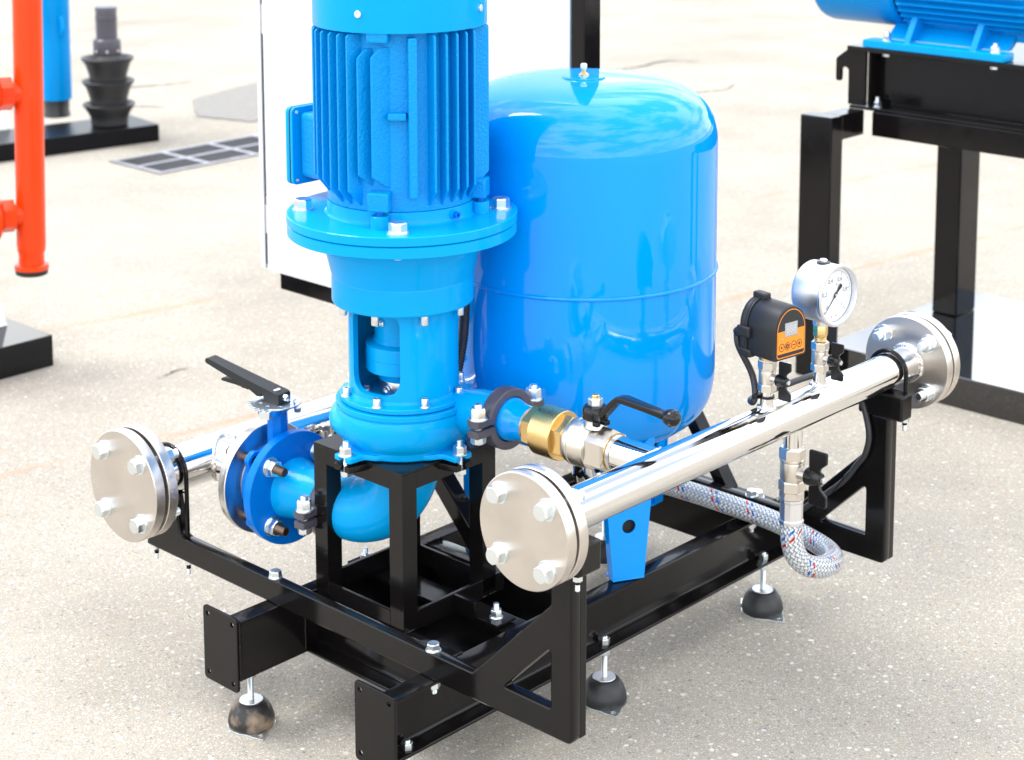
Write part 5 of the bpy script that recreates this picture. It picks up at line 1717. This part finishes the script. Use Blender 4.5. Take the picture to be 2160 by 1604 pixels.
# ------------------------------------------------------------------ stands at the left edge
PL = Matrix.Rotation(R(-4), 4, 'Z')
p1 = tag(put('display_plinth', box(-0.75, 0.584, 1.952, 2.420, GZ + 0.0005, 0.1060, bev=0.0025), 'black_mirror'), 'low glossy black plinth under the hanging red pipe at the left edge', 'plinth', 'black display plinths')
p2 = thing('display_plinth', 'low glossy black plinth carrying the blue column and the ribbed black cone stack', 'plinth', (2.05, 4.35, GZ), 'black display plinths')
put('slab', box(-1.20, 0.500, 0.0, 0.285, GZ + 0.0005, 0.0950, bev=0.004), 'black_satin', p2, T(2.050, 4.262, 0) @ Matrix.Rotation(R(-9.5), 4, 'Z') @ T(0, 0, 0))
red = thing('red_pipe_set', 'bright red painted upright pipe with side branches hanging over the left plinth', 'pipe', (0.569, 2.014, 0.268))
RX, RY = 0.567, 2.012
put('pipe', lathe([(0, 0.288), (0.0330, 0.288), (0.0330, 0.318), (0.0350, 0.322), (0.0365, 0.330), (0.0375, 0.345), (0.0375, 1.60), (0, 1.60)], 48, 30), 'red', red, T(RX, RY, 0))
put('pipe_collar', lathe([(0.030, 0.2760), (0.0430, 0.2760), (0.0445, 0.2780), (0.0440, 0.2870), (0.0400, 0.2895), (0.030, 0.2900)], 48, 30), 'red', red, T(RX, RY, 0))
put('rubber_ring', lathe([(0.0, 0.2620), (0.0380, 0.2620), (0.0415, 0.2640), (0.0415, 0.2680), (0.0400, 0.2690), (0.0400, 0.2705), (0.0425, 0.2710), (0.0425, 0.2755), (0.0, 0.2758)], 48, 25), 'rubber', red, T(RX, RY, 0))
for z in (0.4220, 0.7430):
    bd = Vector((-0.93, 0.32, 0)).normalized()
    mm = frame((RX, RY, z), bd)
    br = put('side_branch', lathe([(0.0, 0.0), (0.0300, 0.0), (0.0300, 0.048), (0.0, 0.048)], 40, 30), 'red', red, mm)
    put('hexagon', hexa(0.0740, 0.036), 'red', br, mm @ T(0, 0, 0.0440))
    put('union_body', lathe([(0.0, 0.0800), (0.0500, 0.0800), (0.0620, 0.0880), (0.0640, 0.1250), (0.0560, 0.150), (0.0400, 0.180), (0.0360, 0.50), (0.0, 0.50)], 40, 30), 'red', br, mm)
red.matrix_basis = WM[red] @ Matrix.Rotation(0.023, 4, Vector((0.727, 0.687, 0)))
sg = thing('white_card', 'small white folded card standing on the left plinth at the picture edge', 'card', (0.50, 2.13, 0.106), 'white cards on the plinths')
put('front_leaf', box(-0.22, 0, -0.0012, 0.0012, 0, 0.090, bev=0.0003), 'white', sg, T(0.545, 2.108, 0.1065) @ Matrix.Rotation(R(-24), 4, 'X'))
put('back_leaf', box(-0.22, 0, -0.0012, 0.0012, 0, 0.090, bev=0.0003), 'white', sg, T(0.545, 2.186, 0.1065) @ Matrix.Rotation(R(24), 4, 'X'))
sg = thing('white_card', 'white folded card on the far plinth behind the red pipe', 'card', (2.05, 4.63, 0.095), 'white cards on the plinths')
put('front_leaf', box(-0.30, 0, -0.0015, 0.0015, 0, 0.130, bev=0.0003), 'white', sg, T(2.065, 4.555, 0.0960) @ Matrix.Rotation(R(-22), 4, 'X'))
put('back_leaf', box(-0.30, 0, -0.0015, 0.0015, 0, 0.130, bev=0.0003), 'white', sg, T(2.065, 4.660, 0.0960) @ Matrix.Rotation(R(22), 4, 'X'))

CXL, CYL = 2.354, 4.656
col = thing('blue_column', 'tall blue cylinder with a lifting lug behind the red pipe', 'column', (CXL, CYL, 0.095))
put('cylinder', lathe([(0, 0.170), (0.064, 0.170), (0.0665, 0.174), (0.0670, 0.400), (0.0675, 0.520), (0.0685, 0.522), (0.0685, 1.60), (0, 1.60)], 56, 28), 'back_blue', col, T(CXL, CYL, 0))
put('base', lathe([(0, 0.0955), (0.0560, 0.0955), (0.0580, 0.098), (0.0560, 0.112), (0.0540, 0.116), (0.0545, 0.168), (0, 0.169)], 48, 28), 'rubber', col, T(CXL, CYL, 0))
lgm = frame((CXL, CYL, 0.480), (0, 0, 1), 0, (-0.45, -0.89, 0))
put('lifting_lug', plate(round_poly([(0.066, -0.030), (0.085, -0.030), (0.092, 0.0), (0.080, 0.052), (0.066, 0.060)], 0.008), 0.014, bev=0.002), 'back_blue', col, T(CXL, CYL, 0.480) @ Matrix.Rotation(R(-97), 4, 'Z') @ Matrix(((1, 0, 0, 0), (0, 0, -1, 0), (0, 1, 0, 0), (0, 0, 0, 1))))

CNX, CNY = 2.394, 4.322
cn = thing('cone_stack', 'black stack of three flared rubber cups topped by a dark grey pipe stub', 'pump part', (CNX, CNY, 0.095))
for i, (z0, z1) in enumerate(((0.0955, 0.1880), (0.1780, 0.2860), (0.2760, 0.3840))):
    put('cup', lathe([(0, z0), (0.0720, z0), (0.0765, z0 + 0.006), (0.0775, z0 + 0.028), (0.0800, z0 + 0.040), (0.0920, z1 - 0.030), (0.1085, z1 - 0.006), (0.1095, z1 - 0.002), (0.1070, z1), (0.0980, z1 - 0.004), (0.0800, z1 - 0.020), (0, z1 - 0.020)], 56, 28), 'rubber', cn, T(CNX, CNY, 0))
put('neck', lathe([(0, 0.360), (0.0500, 0.360), (0.0520, 0.400), (0.0, 0.400)], 48, 28), 'steel', cn, T(CNX, CNY, 0))
nk = put('collar', lathe([(0, 0.3905), (0.0560, 0.3905), (0.0575, 0.394), (0.0575, 0.440), (0.0560, 0.456), (0.0500, 0.462), (0, 0.462)], 48, 28), 'clamp_grey', cn, T(CNX, CNY, 0))
for a in (-175, -125, -75):
    put('collar_screw', disc_washer(0.0050, 0.003), 'zinc', nk, frame((CNX + 0.0573 * math.cos(R(a)), CNY + 0.0573 * math.sin(R(a)), 0.413), (math.cos(R(a)), math.sin(R(a)), 0)))
put('pipe_stub', lathe([(0, 0.460), (0.0440, 0.460), (0.0440, 0.540), (0.0455, 0.542), (0.0455, 0.556), (0.0440, 0.558), (0.0445, 0.590), (0.0430, 0.596), (0, 0.592)], 48, 28), 'clamp_grey', cn, T(CNX, CNY, 0))

# ------------------------------------------------------------------ drain grate
gr = thing('drain_grate', 'rusty grey iron drain grate set in the asphalt', 'drain grate', (2.5, 3.8, GZ))
gx0, gy0, nx_, ny_ = 2.165, 3.655, 4, 2
cwx, cwy = 0.236, 0.158
put('pit_shade_sheet', box(gx0 - 0.01, gx0 + cwx * nx_ + 0.01, gy0 - 0.01, gy0 + cwy * ny_ + 0.01, GZ + 0.0005, GZ + 0.0030, bev=0), 'gasket', gr)  # shallow black sheet in place of a real recess, painting its shade
for i in range(nx_ + 1):
    put('cross_rib', box(gx0 + cwx * i - 0.011, gx0 + cwx * i + 0.011, gy0 - 0.012, gy0 + cwy * ny_ + 0.012, GZ + 0.0036, GZ + 0.0060, bev=0.0006), 'grate_iron', gr)
for j in (0, 1, 2):
    for i in range(nx_):
        put('edge_rib', box(gx0 + cwx * i + 0.0113, gx0 + cwx * (i + 1) - 0.0113, gy0 + cwy * j - 0.009, gy0 + cwy * j + 0.009, GZ + 0.0036, GZ + 0.0058, bev=0.0006), 'grate_iron', gr)
barm = box(0.0113, cwx - 0.0113, -0.0050, 0.0050, 0.0036, 0.0052, bev=0.0004)
for i in range(nx_):
    for j in range(ny_):
        for k in range(4):
            put('bar', barm, 'bar_iron', gr, T(gx0 + cwx * i, gy0 + cwy * j + cwy * (k + 1) / 5, GZ))
